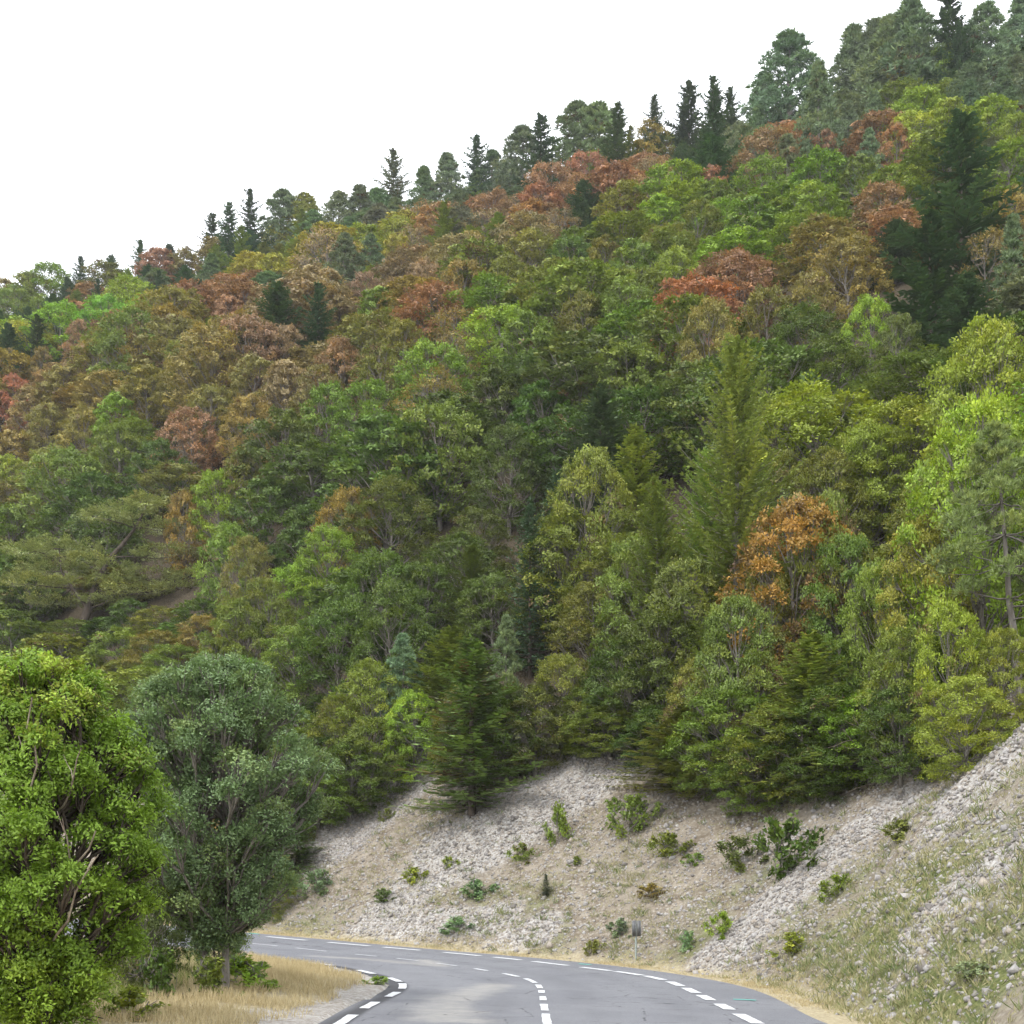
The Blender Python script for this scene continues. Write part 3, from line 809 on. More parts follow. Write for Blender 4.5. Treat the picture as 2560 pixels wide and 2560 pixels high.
FRONT = '''
110,1195,B,o,w170,b1300 230,1185,B,m,w160,b1300 20,1150,B,g,w150,b1290 300,1190,B,o,w140,b1310 385,1160,B,b,w120,b1290 455,1130,B,g,w150,b1330 560,1180,B,g,w170,b1370 640,1130,B,d,w180,b1360
700,1245,B,G,w150,b1470 640,1310,B,g,w130,b1500 760,1195,P,u,w125,b1430 780,1300,B,y,w110,b1480 740,1100,B,d,w170,b1350 850,1180,F,m,w220,b1400 890,1198,F,m,w280,b1545
955,1160,P,n,w95,b1420 1060,1235,B,o,w150,b1440 1010,1290,B,d,w170,b1460 1180,1205,B,d,w190,b1425 1110,1290,B,g,w130,b1435 1250,1150,B,d,w210,b1420 1350,1150,L,m,w230,b1420
1315,1245,B,q,w140,b1475 1290,1330,F,m,w280,b1505 1375,1290,B,g,w230,b1520 1435,1232,B,q,w120,b1490 1470,1320,B,o,w210,b1525 1530,1190,F,m,w290,b1500 1460,1180,B,o,w130,b1420 1570,1290,B,d,w220,b1510
1640,1300,B,G,w190,b1480 1570,1200,B,g,w150,b1450 1655,1060,B,G,w150,b1400 1505,940,B,Q,w270,b1350 1450,1050,B,q,w120,b1380 1560,930,B,q,w150,b1330 1600,1005,B,o,w170,b1350 1480,850,B,q,w140 1560,840,B,o,w170 1700,750,B,y,w260 1860,605,B,G,w250,h10
1640,800,B,y,w180 1760,880,B,o,w190 1850,760,B,y,w200,h10 1750,980,B,Y,w120 1790,1130,B,y,w150,b1460 1700,1180,B,g,w170,b1470 1820,1270,B,y,w190,b1480 1890,1180,B,y,w130,b1410 1600,1000,B,d,w180
1700,1290,B,d,w160,b1490 1760,1180,F,m,w170,b1440 1860,1300,B,o,w120,b1420
60,1215,F,m,w170,b1300 170,1225,F,m,w160,b1310 330,1215,B,m,w150,b1330 420,1200,B,o,w110,b1340 250,1240,B,o,w140,b1330 10,1230,B,d,w150,b1330 460,1240,B,g,w150,b1390 870,1290,B,o,w120,b1480 950,1290,B,d,w150,b1490 1150,1330,B,g,w170,b1440 1240,1330,B,d,w150,b1460 1420,1390,B,g,w150,b1540 1330,1400,B,o,w140,b1520 1540,1390,B,d,w160,b1520
140,1168,B,m,w130,b1228 205,1165,B,d,w110,b1222 300,1145,B,o,w130,b1218 380,1130,B,d,w120,b1212 60,1170,B,m,w120,b1236 330,1175,B,m,w120,b1240 25,815,B,b,w120 245,1130,B,d,w110,b1230 570,1340,B,g,w130,b1460 610,1385,B,d,w130,b1510 500,1350,B,o,w140,b1480 30,1060,B,d,w120,b1200 868,1010,B,d,w170,b1190 800,1060,B,d,w150,b1260 585,950,B,d,w150,b1110 930,1080,B,d,w150,b1260 900,960,B,d,w140,b1120
510,1590,B,o,w90,b1740 470,1560,B,b,w110,b1730 560,1545,F,d,w120,b1640 600,1440,B,g,w140,b1570 660,1400,B,d,w150,b1540 700,1350,B,g,w150,b1520 430,1450,B,b,w150,b1640 540,1400,B,d,w160,b1600
'''
def parse(txt):
    for w in txt.split():
        f = w.split(',')
        e = dict(x=float(f[0]) * 1.325, y=float(f[1]) * 1.325, k=f[2], c=f[3])
        for o in f[4:]:
            e[o[0]] = float(o[1:])
        yield e
DEFH = {'B': 8.5, 'F': 11., 'P': 10., 'L': 12., 'S': 8.}
ASP = {'B': 1.0, 'F': 1.75, 'P': 1.1, 'L': 1.5, 'S': 1.05}
_tt = np.arange(38, 330, .5)
def solve_apex(e):
    u, v = ray(e['x'], e['y'])
    g = CAMZ + v * _tt - terrain(u * _tt, _tt, False)
    H = e.get('h', DEFH[e['k']] * RNG.uniform(.9, 1.12))
    while H > 3 and g[0] < H:
        H *= .92; e['low'] = 1
    for _ in range(4):
        i = np.nonzero(g < H)[0]
        if len(i):
            t = _tt[i[0]]
        else:
            i = int(np.argmin(g)); t = _tt[i]; H = max(4., min(g[i], 24.))
        W = e['w'] * 1.325 / F * t if 'w' in e else H / ASP[e['k']]
        if 'h' not in e and len(np.atleast_1d(i)) and 'w' in e:
            H = .5 * H + .5 * np.clip(W * ASP[e['k']], .75 * DEFH[e['k']], 1.5 * DEFH[e['k']])
            H = min(H, max(g[0] - .01, 3))
    W = np.clip(W, .35 * H if e['k'] == 'F' else .5 * H, 1.25 * H)
    z = float(terrain(np.array([u * t]), np.array([t]))[0])
    return np.array([u * t, t, z - .1]), float(H), float(W)

NAMED = {}
for e in parse(SPEC + FRONT):
    if 'b' in e:
        p = hit(e['x'], e['b'] * 1.325)
        u, v = ray(e['x'], e['y'])
        H = CAMZ + v * p[1] - p[2]
        W = e['w'] * 1.325 / F * p[1]
        p[2] -= .08
        e['near'] = True
    else:
        p, H, W = solve_apex(e)
        if 'low' in e: print('low', e['x'] / 1.325, e['y'] / 1.325, e['k'], round(H, 1), p.round(1))
    near = p[1] < 82
    far_fir = e['k'] == 'F' and (p[1] > 120 or (e['c'] == 'k' and e.get('w', 0) > 225))
    put_tree(e['k'], e['c'], p, H, W, lib='b' if (near and e['k'] == 'B') else 'f' if far_fir else None)
    NAMED[(round(e['x'] / 1.325), round(e['y'] / 1.325))] = TREES[-1]

# further trees between those, wherever they would show
man = [(r['p'], r['kind'], r['col']) for r in TREES]
mp = np.array([m[0][:2] for m in man])
def project(p):
    return 1280 + F * p[..., 0] / p[..., 1], YH - F * (p[..., 2] - CAMZ) / p[..., 1]
cand = []
step = 5.3
for gy in np.arange(44, 262, step):
    for gx in np.arange(-.45 * gy - 8, .45 * gy + 8, step):
        cand.append((gx + RNG.uniform(-2.2, 2.2), gy + RNG.uniform(-2.2, 2.2)))
cand = np.array(cand)
cs = sdist(cand[:, 0], cand[:, 1], C_EDGE)
cand = cand[cs > 12.0 + 1.5 * (cand[:, 0] > -8)]
cz = terrain(cand[:, 0], cand[:, 1])
CEDAR = (hit(200, 1622)[1], 30 * 1.325, 400 * 1.325, 1185 * 1.325)
mtop = np.array([project(r['p'] + np.array([0, 0, r['H'] * .72])) for r in TREES]); mdep = mp[:, 1]
def hides(p, H, W):
    cx, cy = project(p + np.array([0, 0, H * .55])); sc = F / p[1]
    ins = ((mtop[:, 0] - cx) / (W * .5 * sc)) ** 2 + ((mtop[:, 1] - cy) / (H * .5 * sc)) ** 2 < 1
    if (ins & (mdep > p[1])).any(): return True
    ax, ay = project(p + np.array([0, 0, H]))
    return p[1] < CEDAR[0] + 7 and CEDAR[1] < ax < CEDAR[2] and ay < CEDAR[3]
fill = []
taken = list(mp)
for (x, y), z in zip(cand, cz):
    d = np.hypot(*(np.array(taken) - (x, y)).T).min()
    if d < 3.2: continue
    taken.append((x, y))
    dm = np.hypot(*(mp - (x, y)).T)
    j = int(RNG.choice(np.argsort(dm)[:4]))
    fill.append((np.array([x, y, z - .1]), man[j][1], man[j][2]))
# rough visibility test on a coarse picture, near crowns over far ones
G = 200
items = [(r['p'], r['H'], r['W'], None) for r in TREES]
for q, (p, k, c) in enumerate(fill):
    H = DEFH[k] * RNG.uniform(.75, 1.0)
    W = H / ASP[k] * RNG.uniform(1.1, 1.35)
    for _ in range(4):
        if not hides(p, H, W): break
        H *= .82; W *= .93
    items.append((p, H, W, q))
zb = np.full((G, G), -1, int)
yy, xx = np.mgrid[0:G, 0:G] * (2560 / G) + 1280 / G
order = np.argsort([-it[0][1] for it in items])
for oi_ in order:
    p, H, W, q = items[oi_]
    cx, cy = project(p + np.array([0, 0, H * .56])); sc = F / p[1]
    m = ((xx - cx) / (W * .46 * sc)) ** 2 + ((yy - cy) / (H * .45 * sc)) ** 2 < 1
    zb[m] = oi_
vis = np.bincount(zb[zb >= 0], minlength=len(items))
nf = 0
for k_, it in enumerate(items):
    if it[3] is None or vis[k_] < 1: continue
    p, kind, colr = fill[it[3]]
    put_tree(kind if kind != 'L' else 'F', colr, p, it[1], it[2], lib='b' if (kind == 'B' and p[1] < 70) else None)
    nf += 1

print('trees', len(TREES), 'fill', nf, {k: sum(r['kind'] == k for r in TREES) for k in KIND})

# ------------------------------------------------------------------ the cedar with flat tiers on the left
def cedar():
    base = hit(200, 1622)
    t = base[1]; k = .466 * t / F
    rng = np.random.default_rng(77)
    plates = [(770, 760, 170), (700, 830, 230), (600, 880, 240), (850, 900, 240), (330, 1000, 330), (150, 1040, 260), (560, 1120, 260), (900, 1060, 330), (260, 1120, 330), (450, 1080, 240), (820, 1160, 380), (1040, 1190, 240),
              (180, 1210, 330), (420, 1220, 280), (640, 1200, 300), (760, 1270, 330), (980, 1250, 240), (260, 1290, 260), (560, 1310, 260)]
    bag = Bag(); Vs = []
    def loc(X, Y, d=0.0): return np.array([(X - 430) * k, d, (1545 - Y) * k])
    tr = np.array([loc(430, 1560), loc(435, 1450), loc(470, 1340), loc(500, 1250), loc(540, 1150), loc(590, 1060), loc(650, 990), loc(720, 900), loc(770, 800)])
    tr[:, 1] += np.linspace(0, .4, 9); tr[0, 2] -= .4
    bag.add(*tube(tr, np.linspace(.36, .06, 9), 9))
    fk = np.array([loc(470, 1340), loc(390, 1230), loc(330, 1140), loc(318, 1020)])
    bag.add(*tube(fk, np.linspace(.15, .04, 4), 7))
    C, A, Nn, Lw, sv = [], [], [], [], []
    for X, Y, w in plates:
        c = loc(X, Y, rng.uniform(-1.1, 1.1)); R = w * k / 2
        stem = fk if X < 400 else tr
        j = int(np.argmin(np.abs(stem[:, 2] - (c[2] - .35)))); 
        P = limb(bag, stem[max(j, 1)], c + np.array([0, 0, -.08]), .06, .02, rng, .0, 5, 5)
        nsp = int(70 * (R / 1.3) ** 1.5) + 22; b = rng.random()
        a = rng.random(nsp) * 6.283; r = np.sqrt(rng.random(nsp)) * R
        p = c + np.stack([np.cos(a) * r, np.sin(a) * r * .8, rng.normal(size=nsp) * .07 + .12 * (r / R) ** 2], 1)
        C.append(p); A.append(unit(np.stack([np.cos(a), np.sin(a), .25 + rng.normal(size=nsp) * .2], 1))); Nn.append(unit(UP + rng.normal(size=(nsp, 3)) * .25))
        Lw.append(rng.uniform(.45, .8, nsp)); sv.append(np.clip(b * .5 + .5 * rng.random(nsp), 0, 1))
        for _ in range(5):
            a_ = rng.random() * 6.28
            limb(bag, P[3], c + np.array([math.cos(a_) * R * .8, math.sin(a_) * R * .7, 0]), .018, .006, rng, .0, 4, 3)
    V, Fq, lv, svv = leaves_from_sprays(rng, np.concatenate(C), np.concatenate(A), np.concatenate(Nn), np.concatenate(Lw), 22, .16, np.concatenate(sv), wid=.5, aspect=.34, droop=0, jitn=.3)
    for q in range(22):                                          # bare twigs in the shaded middle
        j = rng.integers(1, 5); a_ = rng.random() * 6.28; l = rng.uniform(.7, 1.9)
        limb(bag, tr[j], tr[j] + np.array([math.cos(a_) * l, math.sin(a_) * l * .6, rng.uniform(-.2, .5)]), .02, .005, rng, .03, 5, 3)
    root = bpy.data.objects.new('cedar_tree', None); COL.objects.link(root); root.location = base
    link('trunk', bag.mesh('cedar_trunk', M_BARK_DARK, True), root)
    c = link('crown', mesh_from('cedar_crown', V, Fq, {'lv': lv, 'sv': svv}, M_NEEDLE), root)
    c.color = s2l(146, 154, 98, .08)
    root['label'] = 'flat-topped cedar with layered foliage plates and a forked grey trunk, left'
    root['category'] = 'tree'
    TREES.append(dict(o=root, kind='C', col='m', p=base, H=(1545 - 760) * k, W=9., label=root['label']))
cedar()

# ------------------------------------------------------------------ near trees
def single_tree(name, label, meshes, loc, color, rot=0., scale=(1, 1, 1), group=None):
    root = bpy.data.objects.new(name, None); COL.objects.link(root)
    root.location = loc; root.rotation_euler = (0, 0, rot); root.scale = scale
    link('trunk', meshes[1], root)
    c = link('crown', meshes[0], root); c.color = color
    root['label'] = label; root['category'] = 'tree'
    if group: root['group'] = group
    return root

ash_at = hit(125, 2575)
ka = ash_at[1] / F                               # metres per picture unit at that distance
Ha = CAMZ + ray(0, 1628)[1] * ash_at[1] - ash_at[2]
Ra = 300 * ka
m_ash = broadleaf(901, H=Ha, R=Ra, base=.02, nl=240, ns=34, nleaf=25, size=.052, lob=(.12, .29), up=.45, flat=.8, hmax=.48, low=.92, shingle=.42, ragged=(.6, 1.14), leafasp=.46, spray=(.55, .95), leafmat=M_ASH, bark=M_BARK_DARK, stems=5, trunk_r=.075, name='leafy_bush_tree', topturn=.5, twigs=0)
ash = single_tree('ash_tree', 'big bushy green tree with yellowing top at the left edge, in front', m_ash, ash_at - np.array([20 * ka, 0, .05]), s2l(118, 146, 54, .22), 1.1)
rng9 = np.random.default_rng(9)
def ash_pt(px, py, f):                           # a spot in the crown, f metres nearer than the trunk
    p = np.array([(px - 115) * ka, -f, (2575 - py) * ka]); c, s_ = math.cos(-1.1), math.sin(-1.1)
    return np.array([c * p[0] - s_ * p[1], s_ * p[0] + c * p[1], p[2]])
for a, b, r in [((150, 2330, .3), (330, 2090, 1.25), .024), ((255, 2190, .9), (250, 2060, 1.2), .016), ((140, 2380, .3), (335, 2150, 1.3), .022), ((60, 2150, .5), (205, 1900, 1.45), .022), ((80, 2100, .4), (180, 1780, 1.2), .02), ((180, 2050, .4), (300, 1900, 1.3), .016)]:
    bag = Bag(); P = limb(bag, ash_pt(*a), ash_pt(*b), r, r * .35, rng9, .04, 7, 6)
    limb(bag, P[4], P[4] + np.array([.0, .15, .3]), r * .5, r * .2, rng9, .0, 4, 5)
    link('dead_branch', bag.mesh('dead_branch', M_BARK_DEAD, True), ash)

will_at = hit(452, 2478)
kw = will_at[1] / F
Hw = CAMZ + ray(0, 1640)[1] * will_at[1] - will_at[2]
m_will = broadleaf(902, H=Hw, R=268 * kw, base=.13, nl=270, ns=30, nleaf=22, size=.058, lob=(.12, .26), up=.7, flat=.85, hmax=.52, low=.84, lean_k=.12, shingle=.36, ragged=(.45, 1.24), leafasp=.48, spray=(.5, .9), leafmat=M_LEAF, bark=M_BARK_GREY, stems=2, trunk_r=.085, name='grey_leaved_tree', twigs=1)
will = single_tree('whitebeam_tree', 'grey-green leafy tree with twin trunks standing in dry grass beside the road', m_will, will_at - np.array([-90 * kw, 0, .05]), s2l(108, 130, 88, .015), .4)

pine_at = hit(2556, 1755)
Hp = CAMZ + ray(0, 1060)[1] * pine_at[1] - pine_at[2]
m_pine = pine(903, H=Hp, R=2.5, base=.40, nl=60, tufts=50, nb=10, bl=.20, bw=.020, name='leaning_pine', conic=.3, trunk_lean=(-.9, -.2), lob=(.16, .28))
single_tree('pine_tree', 'tall leaning pine with bare lower trunk above the bank at the right edge', m_pine, pine_at - np.array([0, 0, .1]), s2l(122, 138, 82, .06), 0.0)

# ------------------------------------------------------------------ shrubs: broadleaf bushes and seedling conifers
SHRUBS = [
    (730, 1545, 28, 26, 'b', 'o', 'small olive tuft-like shrub high on the left scree'), (1055, 1592, 50, 78, 'b', 'y', 'upright yellow-green sapling in the middle of the scree'),
    (1195, 1585, 85, 78, 'b', 'm', 'bushy mossy green sapling beside the scree, under the trees'), (1160, 1540, 34, 30, 'b', 'g', 'small green shrub left of the mossy green sapling'),
    (900, 1692, 62, 40, 'b', 'u', 'low grey-green bush low on the pale scree'), (1030, 1705, 28, 44, 'F', 'k', 'tiny dark conifer seedling in the middle of the stony slope'),
    (1312, 1640, 38, 26, 'b', 'g', 'small green shrub right of the olive shrub on the bank'), (1262, 1625, 70, 52, 'b', 'o', 'loose olive shrub below the mossy green sapling'),
    (1488, 1655, 120, 115, 'b', 'd', 'largest dark green bush growing out of the bank, right of centre'), (1395, 1648, 75, 62, 'b', 'd', 'smaller dark green bush just left of the largest one'),
    (1580, 1690, 60, 48, 'b', 'G', 'bright green low bush beside the pale stone chute'), (722, 1704, 38, 30, 'b', 'd', 'small dark green bush low on the left of the slope'),
    (780, 1664, 46, 34, 'b', 'y', 'pale yellow-green bush in the left of the stony slope'), (848, 1640, 30, 24, 'b', 'y', 'small yellowish bush right of the pale yellow-green bush'),
    (1090, 1642, 28, 20, 'b', 'g', 'tiny green bush just right of the upright sapling'), (1362, 1768, 44, 50, 'b', 'G', 'light green bush at the foot of the bank, left of the chute'),
    (1296, 1795, 40, 42, 'b', 'u', 'grey-green bush behind the road sign, to its right'), (600, 1690, 60, 50, 'b', 'u', 'dull green bush on the far left of the bank'),
    (540, 1690, 40, 48, 'b', 'y', 'yellowish bush at the left end of the bank'), (1170, 1770, 44, 40, 'b', 'u', 'grey-green bush at the foot of the bank, left of the sign'),
    (712, 1858, 46, 22, 'b', 'G', 'low green clump at the tip of the grass beside the inner road line'), (455, 1868, 140, 70, 'b', 'G', 'wide bright green bush in dry grass right of the twin-trunked tree'),
    (395, 1885, 90, 90, 'b', 'g', 'green bush around the foot of the twin-trunked tree, right side'), (300, 1885, 90, 110, 'b', 'd', 'dark green bush filling the gap between the two near trees'),
    (245, 1925, 120, 70, 'b', 'G', 'bright green bush at the bottom, right of the big bushy tree'), (1120, 1800, 40, 30, 'b', 'o', 'olive bush at the roadside in the middle of the bank'),
    (985, 1620, 40, 40, 'b', 'o', 'olive shrub left of the upright sapling on the scree'), (1230, 1700, 60, 30, 'b', 'b', 'dry brownish bush in the centre of the bank'),
    (1700, 1600, 70, 46, 'b', 'o', 'olive bush at the upper end of the pale stone chute'), (860, 1760, 60, 30, 'b', 'u', 'low grey-green bush at the roadside on the left of the bank'),
    (1840, 1850, 90, 40, 'b', 'u', 'low grey-green bush at the bottom right beside the road'), (1500, 1800, 70, 46, 'b', 'y', 'yellow-green bush right of the chute foot'),
    (265, 1880, 130, 260, 'B', 'd', 'dense dark green bush in the gap behind the two near trees'), (415, 1850, 110, 220, 'B', 'g', 'dense green bush close behind the twin-trunked tree, hiding the far road'), (300, 1850, 130, 300, 'B', 'd', 'tall dark bush left of the twin trunks'),
    (250, 1800, 110, 150, 'b', 'd', 'shaded dark bush at the right foot of the big bushy tree'),
]
for X, Y, w, h, lib, colr, lab in SHRUBS:
    p = hit(X * 1.325, Y * 1.325); k = 1.325 * p[1] / F
    o = put_tree('F' if lib == 'F' else 'B', colr, p - np.array([0, 0, .06]), max(h * k, .25), w * k, lib={'b': 'h', 'B': 'b'}.get(lib, lib), rec=False)
    o.name = 'conifer_sapling' if lib == 'F' else 'shrub'
    o['category'] = 'shrub'; o['label'] = lab; o['group'] = 'shrubs on the bank and verge'
    for ch in o.children:
        if ch.name.startswith('trunk'): ch.name = 'stems'
        else: ch.name = 'foliage'

# bare fallen sapling and dead branch at the top of the bank
def dead_wood(label, px, tips, r):
    p = hit(px[0] * 1.325, px[1] * 1.325); k = 1.325 * p[1] / F
    bag = Bag(); r9 = np.random.default_rng(int(px[0]))
    for (tx, ty, f) in tips:
        e = np.array([(tx - px[0]) * k, -f, (px[1] - ty) * k])
        P = limb(bag, (0, 0, -.1), e, r, .008, r9, .05, 7, 5)
        for j in (2, 3, 4, 5):
            limb(bag, P[j], P[j] + unit(e + r9.normal(size=3) * .8) * np.linalg.norm(e) * .3, r * .35, .005, r9, 0, 4, 4)
    o = link('fallen_branch', bag.mesh('fallen_branch', M_BARK_DEAD, True), label=label, category='branch')
    o.location = p
dead_wood('pale bare sapling fanning out from the top of the bank, right of centre', (1692, 1455), [(1590, 1372, 1.2), (1640, 1320, .9), (1660, 1370, 1.3), (1575, 1395, 1.0)], .035)
dead_wood('pale dead branch lying on brown litter at the top of the bank', (1672, 1462), [(1600, 1496, .8)], .03)

# ------------------------------------------------------------------ road sign seen from behind
sg = hit(1590, 2408)
root = bpy.data.objects.new('road_sign', None); COL.objects.link(root); root.location = sg; root.rotation_euler = (0, 0, .15)
root['label'] = 'small grey roadside sign on a thin post seen from behind'; root['category'] = 'sign'
bag = Bag(); bag.add(*tube([(0, 0, -.3), (0, 0, 1.18)], .028, 10)); link('post', bag.mesh('post', M_POST, True), root)
for dx in (-.075, .075):
    b = Bag(); b.add(*box((dx, -.045, .96), (.115, .022, .46)))
    pn = link('panel', b.mesh('panel', M_SIGN_BACK), root)
    for ex in (-.055, .055):
        b = Bag(); b.add(*box((dx + ex, -.06, .96), (.012, .02, .455))); link('rim', b.mesh('rim', M_SIGN_FRAME), pn)
for z_ in (.84, 1.08):
    b = Bag(); b.add(*box((0, -.02, z_), (.2, .026, .035))); link('clamp', b.mesh('clamp', M_SIGN_FRAME), root)

# ------------------------------------------------------------------ stones on the bank
def stone_shape(rng):
    V = np.array([[x, y, z] for z in (-1, 1) for y in (-1, 1) for x in (-1, 1)], float)
    V *= rng.uniform(.45, 1.0, (8, 3)); V[4:] *= rng.uniform(.5, .95)
    return V * .5
SF = np.array([[0, 2, 3, 1], [4, 5, 7, 6], [0, 1, 5, 4], [2, 6, 7, 3], [0, 4, 6, 2], [1, 3, 7, 5]])
SHP = np.stack([stone_shape(np.random.default_rng(50 + q)) for q in range(24)])
def rotmats(rng, n, tilt=.6):
    a = rng.random(n) * 6.283; b = rng.normal(size=n) * tilt; c = rng.normal(size=n) * tilt
    ca, sa, cb, sb, cc, sc_ = np.cos(a), np.sin(a), np.cos(b), np.sin(b), np.cos(c), np.sin(c)
    o = np.zeros(n); e = np.ones(n)
    Rz = np.stack([ca, -sa, o, sa, ca, o, o, o, e], -1).reshape(n, 3, 3)
    Rx = np.stack([e, o, o, o, cb, -sb, o, sb, cb], -1).reshape(n, 3, 3)
    Ry = np.stack([cc, o, sc_, o, e, o, -sc_, o, cc], -1).reshape(n, 3, 3)
    return Rz @ Rx @ Ry
rs = np.random.default_rng(31)
N0 = 210000
px_ = rs.uniform(-17, 17, N0); py_ = rs.uniform(19, 60, N0)
ok = (np.abs(px_ / py_) < .42)
px_, py_ = px_[ok], py_[ok]
ss = sdist(px_, py_, C_EDGE); sw = scree_w(px_, py_); nz = fbm(px_ / 2.2, py_ / 2.2, 3)
prob = np.clip(.46 + .9 * sw + 1.3 * nz, .10, 1) * smooth(.5, 1.6, ss) * smooth(15, 11.5, ss)
keep = rs.random(len(px_)) < prob
px_, py_, sw = px_[keep], py_[keep], sw[keep]
pz_ = terrain(px_, py_)
n = len(px_)
sz = np.exp(rs.normal(-2.72, .42, n)); sz = np.clip(sz, .035, .24)
V = SHP[rs.integers(0, 24, n)] * sz[:, None, None]
V = np.einsum('nij,nkj->nki', rotmats(rs, n), V) + np.stack([px_, py_, pz_ + sz * .12], 1)[:, None]
Fq = (np.arange(n)[:, None, None] * 8 + SF[None]).reshape(-1, 4)
lvs = np.repeat(np.clip(rs.random(n) * .68 + .28 * np.clip(sw, 0, 1) + .0, 0, .99), 6)
print('stones', n)
link('scree_stones', mesh_from('scree_stones', V.reshape(-1, 3), Fq, {'lv': lvs}, M_STONE), near_slope, kind='stuff')

RM = []
for q in range(10):
    r_ = np.random.default_rng(600 + q)
    import bmesh
    bm = bmesh.new(); bmesh.ops.create_icosphere(bm, subdivisions=1, radius=.5)
    for v in bm.verts:
        v.co *= r_.uniform(.62, 1.1)
        v.co.z *= .72; v.co.x *= 1.15
    me = bpy.data.meshes.new('rock'); bm.to_mesh(me); bm.free(); me.materials.append(M_STONE)
    RM.append(me)
cnt = 0
while cnt < 270:
    x = rs.uniform(-11, 14); y = rs.uniform(22, 56)
    if abs(x / y) > .40: continue
    s_ = float(sdist(np.array([x]), np.array([y]), C_EDGE)[0])
    if not 1.0 < s_ < 11.5: continue
    right = x > 6 and y < 36
    if rs.random() > (.95 if right else .30 + float(scree_w(np.array([x]), np.array([y]))[0])): continue
    z = float(terrain(np.array([x]), np.array([y]))[0])
    k = rs.uniform(.14, .30) * (1.5 if right else 1.0)
    o = link('stone', RM[rs.integers(10)], near_slope)
    o.location = (x, y, z - k * (.25 if right else .1)); o.scale = (k * rs.uniform(.8, 1.3), k * rs.uniform(.8, 1.3), k * rs.uniform(.6, 1.0))
    o.rotation_euler = (rs.normal() * .5, rs.normal() * .5, rs.random() * 6.28)
    cnt += 1

# ------------------------------------------------------------------ grass
def grass(name, label, X, Y, H, mat, nb, spread, wid, lean, parent=None, seed=1, lvb=(0, 1)):
    r = np.random.default_rng(seed); n = len(X)
    Z = terrain(X, Y)
    P = np.stack([X, Y, Z - .02], 1)[:, None] + np.concatenate([r.normal(size=(n, nb, 2)) * spread, np.zeros((n, nb, 1))], -1)
    D = unit(np.concatenate([r.normal(size=(n, nb, 2)) * lean, np.ones((n, nb, 1))], -1))
    S = unit(np.cross(D, np.concatenate([r.normal(size=(n, nb, 2)), np.zeros((n, nb, 1))], -1)))
    Vb, Fb = blades(P, D, S, (H[:, None] * r.uniform(.6, 1.15, (n, nb))), np.full((n, nb), wid))
    tv = r.random((n, 1)); lv = np.clip(.6 * tv + .4 * r.random((n, nb)), 0, 1).ravel()
    o = link(name, mesh_from(name, Vb, Fb, {'lv': lvb[0] + (lvb[1] - lvb[0]) * lv}, mat), parent, kind='stuff')
    o['label'] = label; o['category'] = 'grass'
rg = np.random.default_rng(41)
x = rg.uniform(-16, -1.5, 42000); y = rg.uniform(17, 40, 42000)
d = -sdist(x, y, C_INN) - .3; nn_ = fbm(x / 1.2, y / 1.2, 3)
k = (d > .55 + 1.2 * nn_) & (d < 8.5) & (rg.random(len(x)) < np.clip(.55 + 1.5 * nn_, .05, 1)) & (x / y > -.42)
grass('dry_grass', 'tall straw-coloured dry grass on the inside of the bend', x[k], y[k], np.clip(.22 + .25 * nn_[k] + .12 * smooth(2, 4, d[k]), .06, .6), M_STRAW, 5, .05, .012, .35, None, 1)
k = (d > 2.5) & (d < 9.5) & (rg.random(len(x)) < .8 * smooth(2.6, 4.5, d)) & (x / y > -.42)
grass('green_grass', 'green grass and weeds under the near trees', x[k], y[k], np.full(k.sum(), .32), M_GREENGRASS, 7, .07, .016, .4, None, 2)
x = rg.uniform(-16, 17, 60000); y = rg.uniform(18, 58, 60000)
s_ = sdist(x, y, C_EDGE); nn_ = fbm(x / 2.0 + 5, y / 2.0, 3); rt = smooth(36, 29, y) * smooth(3, 6, x)
pr = (.22 * smooth(8, 2, s_) + .22 * rt + .8 * nn_ + .14) * (1 - np.clip(scree_w(x, y), 0, 1)) * smooth(.5, 1.0, s_) * smooth(12, 10, s_)
k = (rg.random(len(x)) < pr) & (np.abs(x / y) < .42)
grass('slope_grass', 'pale yellow-green grass tufts scattered over the stony bank', x[k], y[k], np.clip(.16 + .25 * nn_[k] + .05 * rt[k], .06, .4), M_PALEGRASS, 9, .07, .018, .6, None, 3)
kk = (rg.random(len(x)) < np.clip((.035 + .10 * smooth(4.5, 1.2, s_) + .12 * rt) * (.35 + 2.6 * np.clip(nn_ + .12, 0, 1)), 0, 1) * (1 - .8 * np.clip(scree_w(x, y), 0, 1)) * smooth(.8, 1.3, s_) * smooth(11, 9, s_)) & (np.abs(x / y) < .42)
grass('bank_weeds', 'ragged green and grey-green weeds dotted over the bank', x[kk], y[kk], rg.uniform(.12, .42, kk.sum()), M_WEED, 15, .09, .022, .8, None, 6)
k = (s_ > .15) & (s_ < 1.5) & (np.abs(x / y) < .42) & (rg.random(len(x)) < np.clip(.75 + 2 * nn_, 0, 1) * smooth(24, 30, y + 2 * nn_))
grass('verge_grass', 'low dry grass fringe between road and bank', x[k], y[k], np.clip(.10 + .15 * nn_[k], .04, .25), M_STRAW, 9, .10, .014, .6, None, 4)

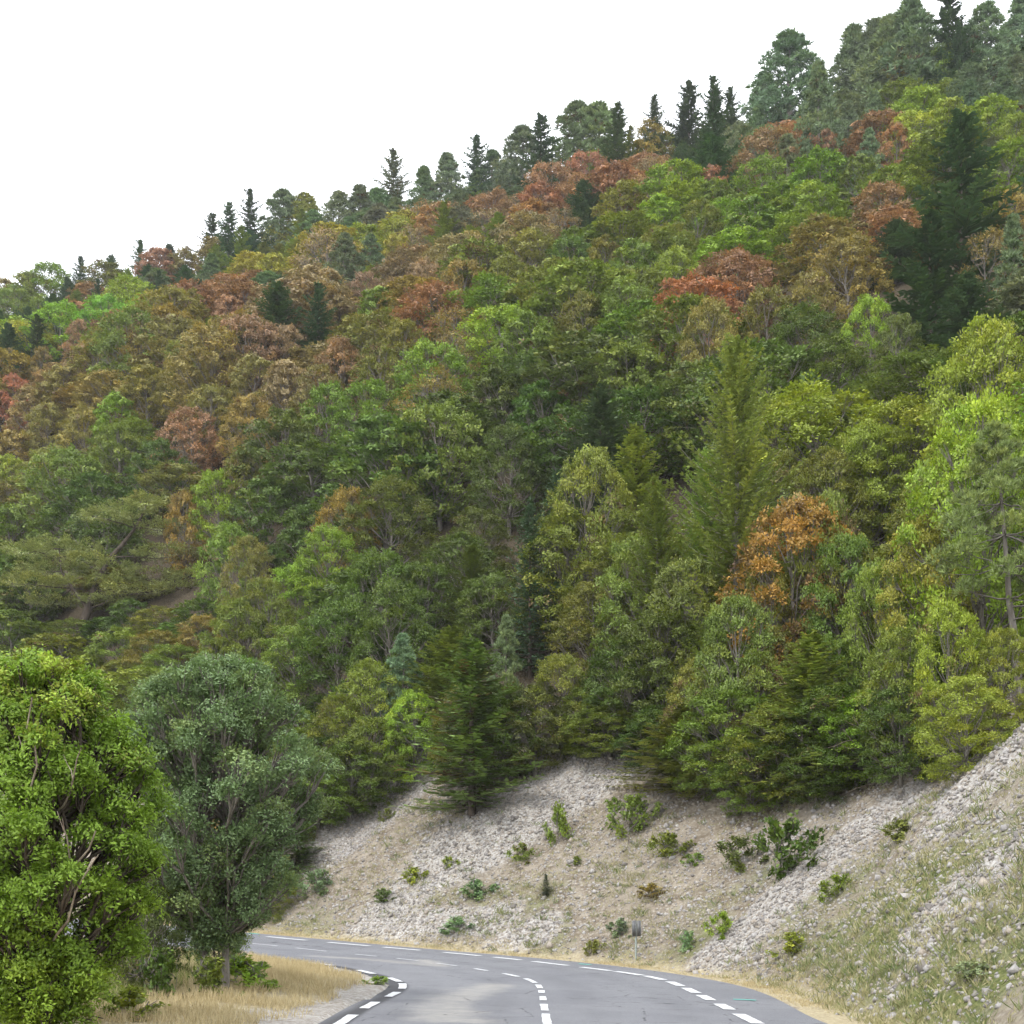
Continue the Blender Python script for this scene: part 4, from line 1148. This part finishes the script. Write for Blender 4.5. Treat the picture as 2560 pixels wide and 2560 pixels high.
# ------------------------------------------------------------------ labels of the forest trees
LM = [((472, 320), 'tallest dark fir on the left skyline', 'left skyline fir'), ((742, 265), 'broad grey-green conifer rising from the skyline left of centre', 'broad grey skyline conifer'),
      ((900, 245), 'dark fir standing up from the middle of the skyline', 'middle skyline fir'), ((1345, 65), 'tall dark fir spire high on the right skyline', 'right skyline fir'),
      ((1812, 210), 'huge dark fir towering over the trees on the right slope', 'huge right-hand fir'), ((1390, 640), 'large feathery light green larch in mid slope', 'large larch'),
      ((890, 1198), 'mossy fir reaching down onto the top of the scree', 'fir above the scree'), ((760, 1195), 'rounded blue-green pine at the foot of the forest', 'blue-green pine'),
      ((70, 590), 'dark fir near the left edge of the picture', 'left-edge fir'), ((600, 530), 'dark bushy fir among brown trees left of centre', 'dark bushy fir'),
      ((1505, 940), 'orange broadleaf tree right of the larch, brightest autumn crown low on the slope', 'orange tree'), ((1112, 850), 'slender olive-yellow broadleaf tree in front of dark firs', 'slender olive-yellow tree'),
      ((1040, 312), 'rust-red broadleaf crown just under the skyline', 'rust-red crown'), ((650, 440), 'big grey-green pine below the left skyline', 'big grey pine'),
      ((1540, 288), 'large bright green broadleaf crown high on the right', 'bright green crown'), ((535, 780), 'large dark green broadleaf crown left of centre', 'dark leafy crown'),
      ((1700, 750), 'large yellow-green broadleaf crown on the right', 'yellow-green crown'), ((130, 850), 'mid green broadleaf crown at the left', 'left green crown')]
lmk = []
for key, lab, short in LM:
    r = NAMED[key]; r['label'] = lab
    lmk.append((project(r['p'] + np.array([0, 0, r['H'] * .7])), short))
lmk.append(((250 * 1.325, 1060 * 1.325), 'flat-topped cedar'))
ORD = ['nearest', 'second', 'third', 'fourth', 'fifth', 'sixth', 'seventh', 'eighth', 'ninth', 'tenth', 'eleventh', 'twelfth', 'thirteenth', 'fourteenth']
DIRS = ['right of', 'up and right of', 'above', 'up and left of', 'left of', 'down and left of', 'below', 'down and right of']
GRP = {'B': 'broadleaf trees on the hillside', 'S': 'broadleaf trees on the hillside', 'F': 'firs on the hillside', 'P': 'pines on the hillside', 'L': 'larches on the hillside'}
from collections import defaultdict
sets = defaultdict(list)
for r in TREES:
    if r['kind'] in GRP: r['o']['group'] = 'beeches on the hillside' if r['o'].name.startswith('beech') else GRP[r['kind']]
    if r['label']:
        r['o']['label'] = r['label']; continue
    c = project(r['p'] + np.array([0, 0, r['H'] * .7]))
    ds = [math.hypot(c[0] - l[0][0], c[1] - l[0][1]) for l in lmk]
    j = int(np.argmin(ds))
    a = math.atan2(-(c[1] - lmk[j][0][1]), c[0] - lmk[j][0][0])
    dr = DIRS[int(round(a / (pi / 4))) % 8]
    kw_ = KIND[r['kind']][1]
    if r['o'].name.startswith('beech'): kw_ = kw_.replace('broadleaf', 'beech')
    sets[(PAL[r['col']][1], kw_, dr, lmk[j][1])].append((ds[j], r))
for (c_, k_, dr, lm), L_ in sets.items():
    L_.sort(key=lambda q: q[0])
    for q, (d_, r) in enumerate(L_):
        if len(L_) == 1: lab = f'{c_} {k_} {dr} the {lm}'
        else: lab = f'{c_} {k_}, {ORD[min(q, 13)]} {dr} the {lm}'
        r['o']['label'] = lab

# ------------------------------------------------------------------ thin summer haze in the air
hz = Bag(); hz.add(*box((0, 492, 92), (1830, 1620, 200)))
me = hz.mesh('haze', None)
m = bpy.data.materials.new('haze_air'); m.use_nodes = True
N = m.node_tree.nodes; N.remove(N['Principled BSDF'])
pv = N.new('ShaderNodeVolumePrincipled'); pv.inputs['Color'].default_value = (.93, .95, 1, 1); pv.inputs['Density'].default_value = .0002
m.node_tree.links.new(pv.outputs[0], N['Material Output'].inputs['Volume'])
me.materials.append(m)
link('haze', me, kind='stuff', label='thin pale haze in the air over the slope', category='haze')
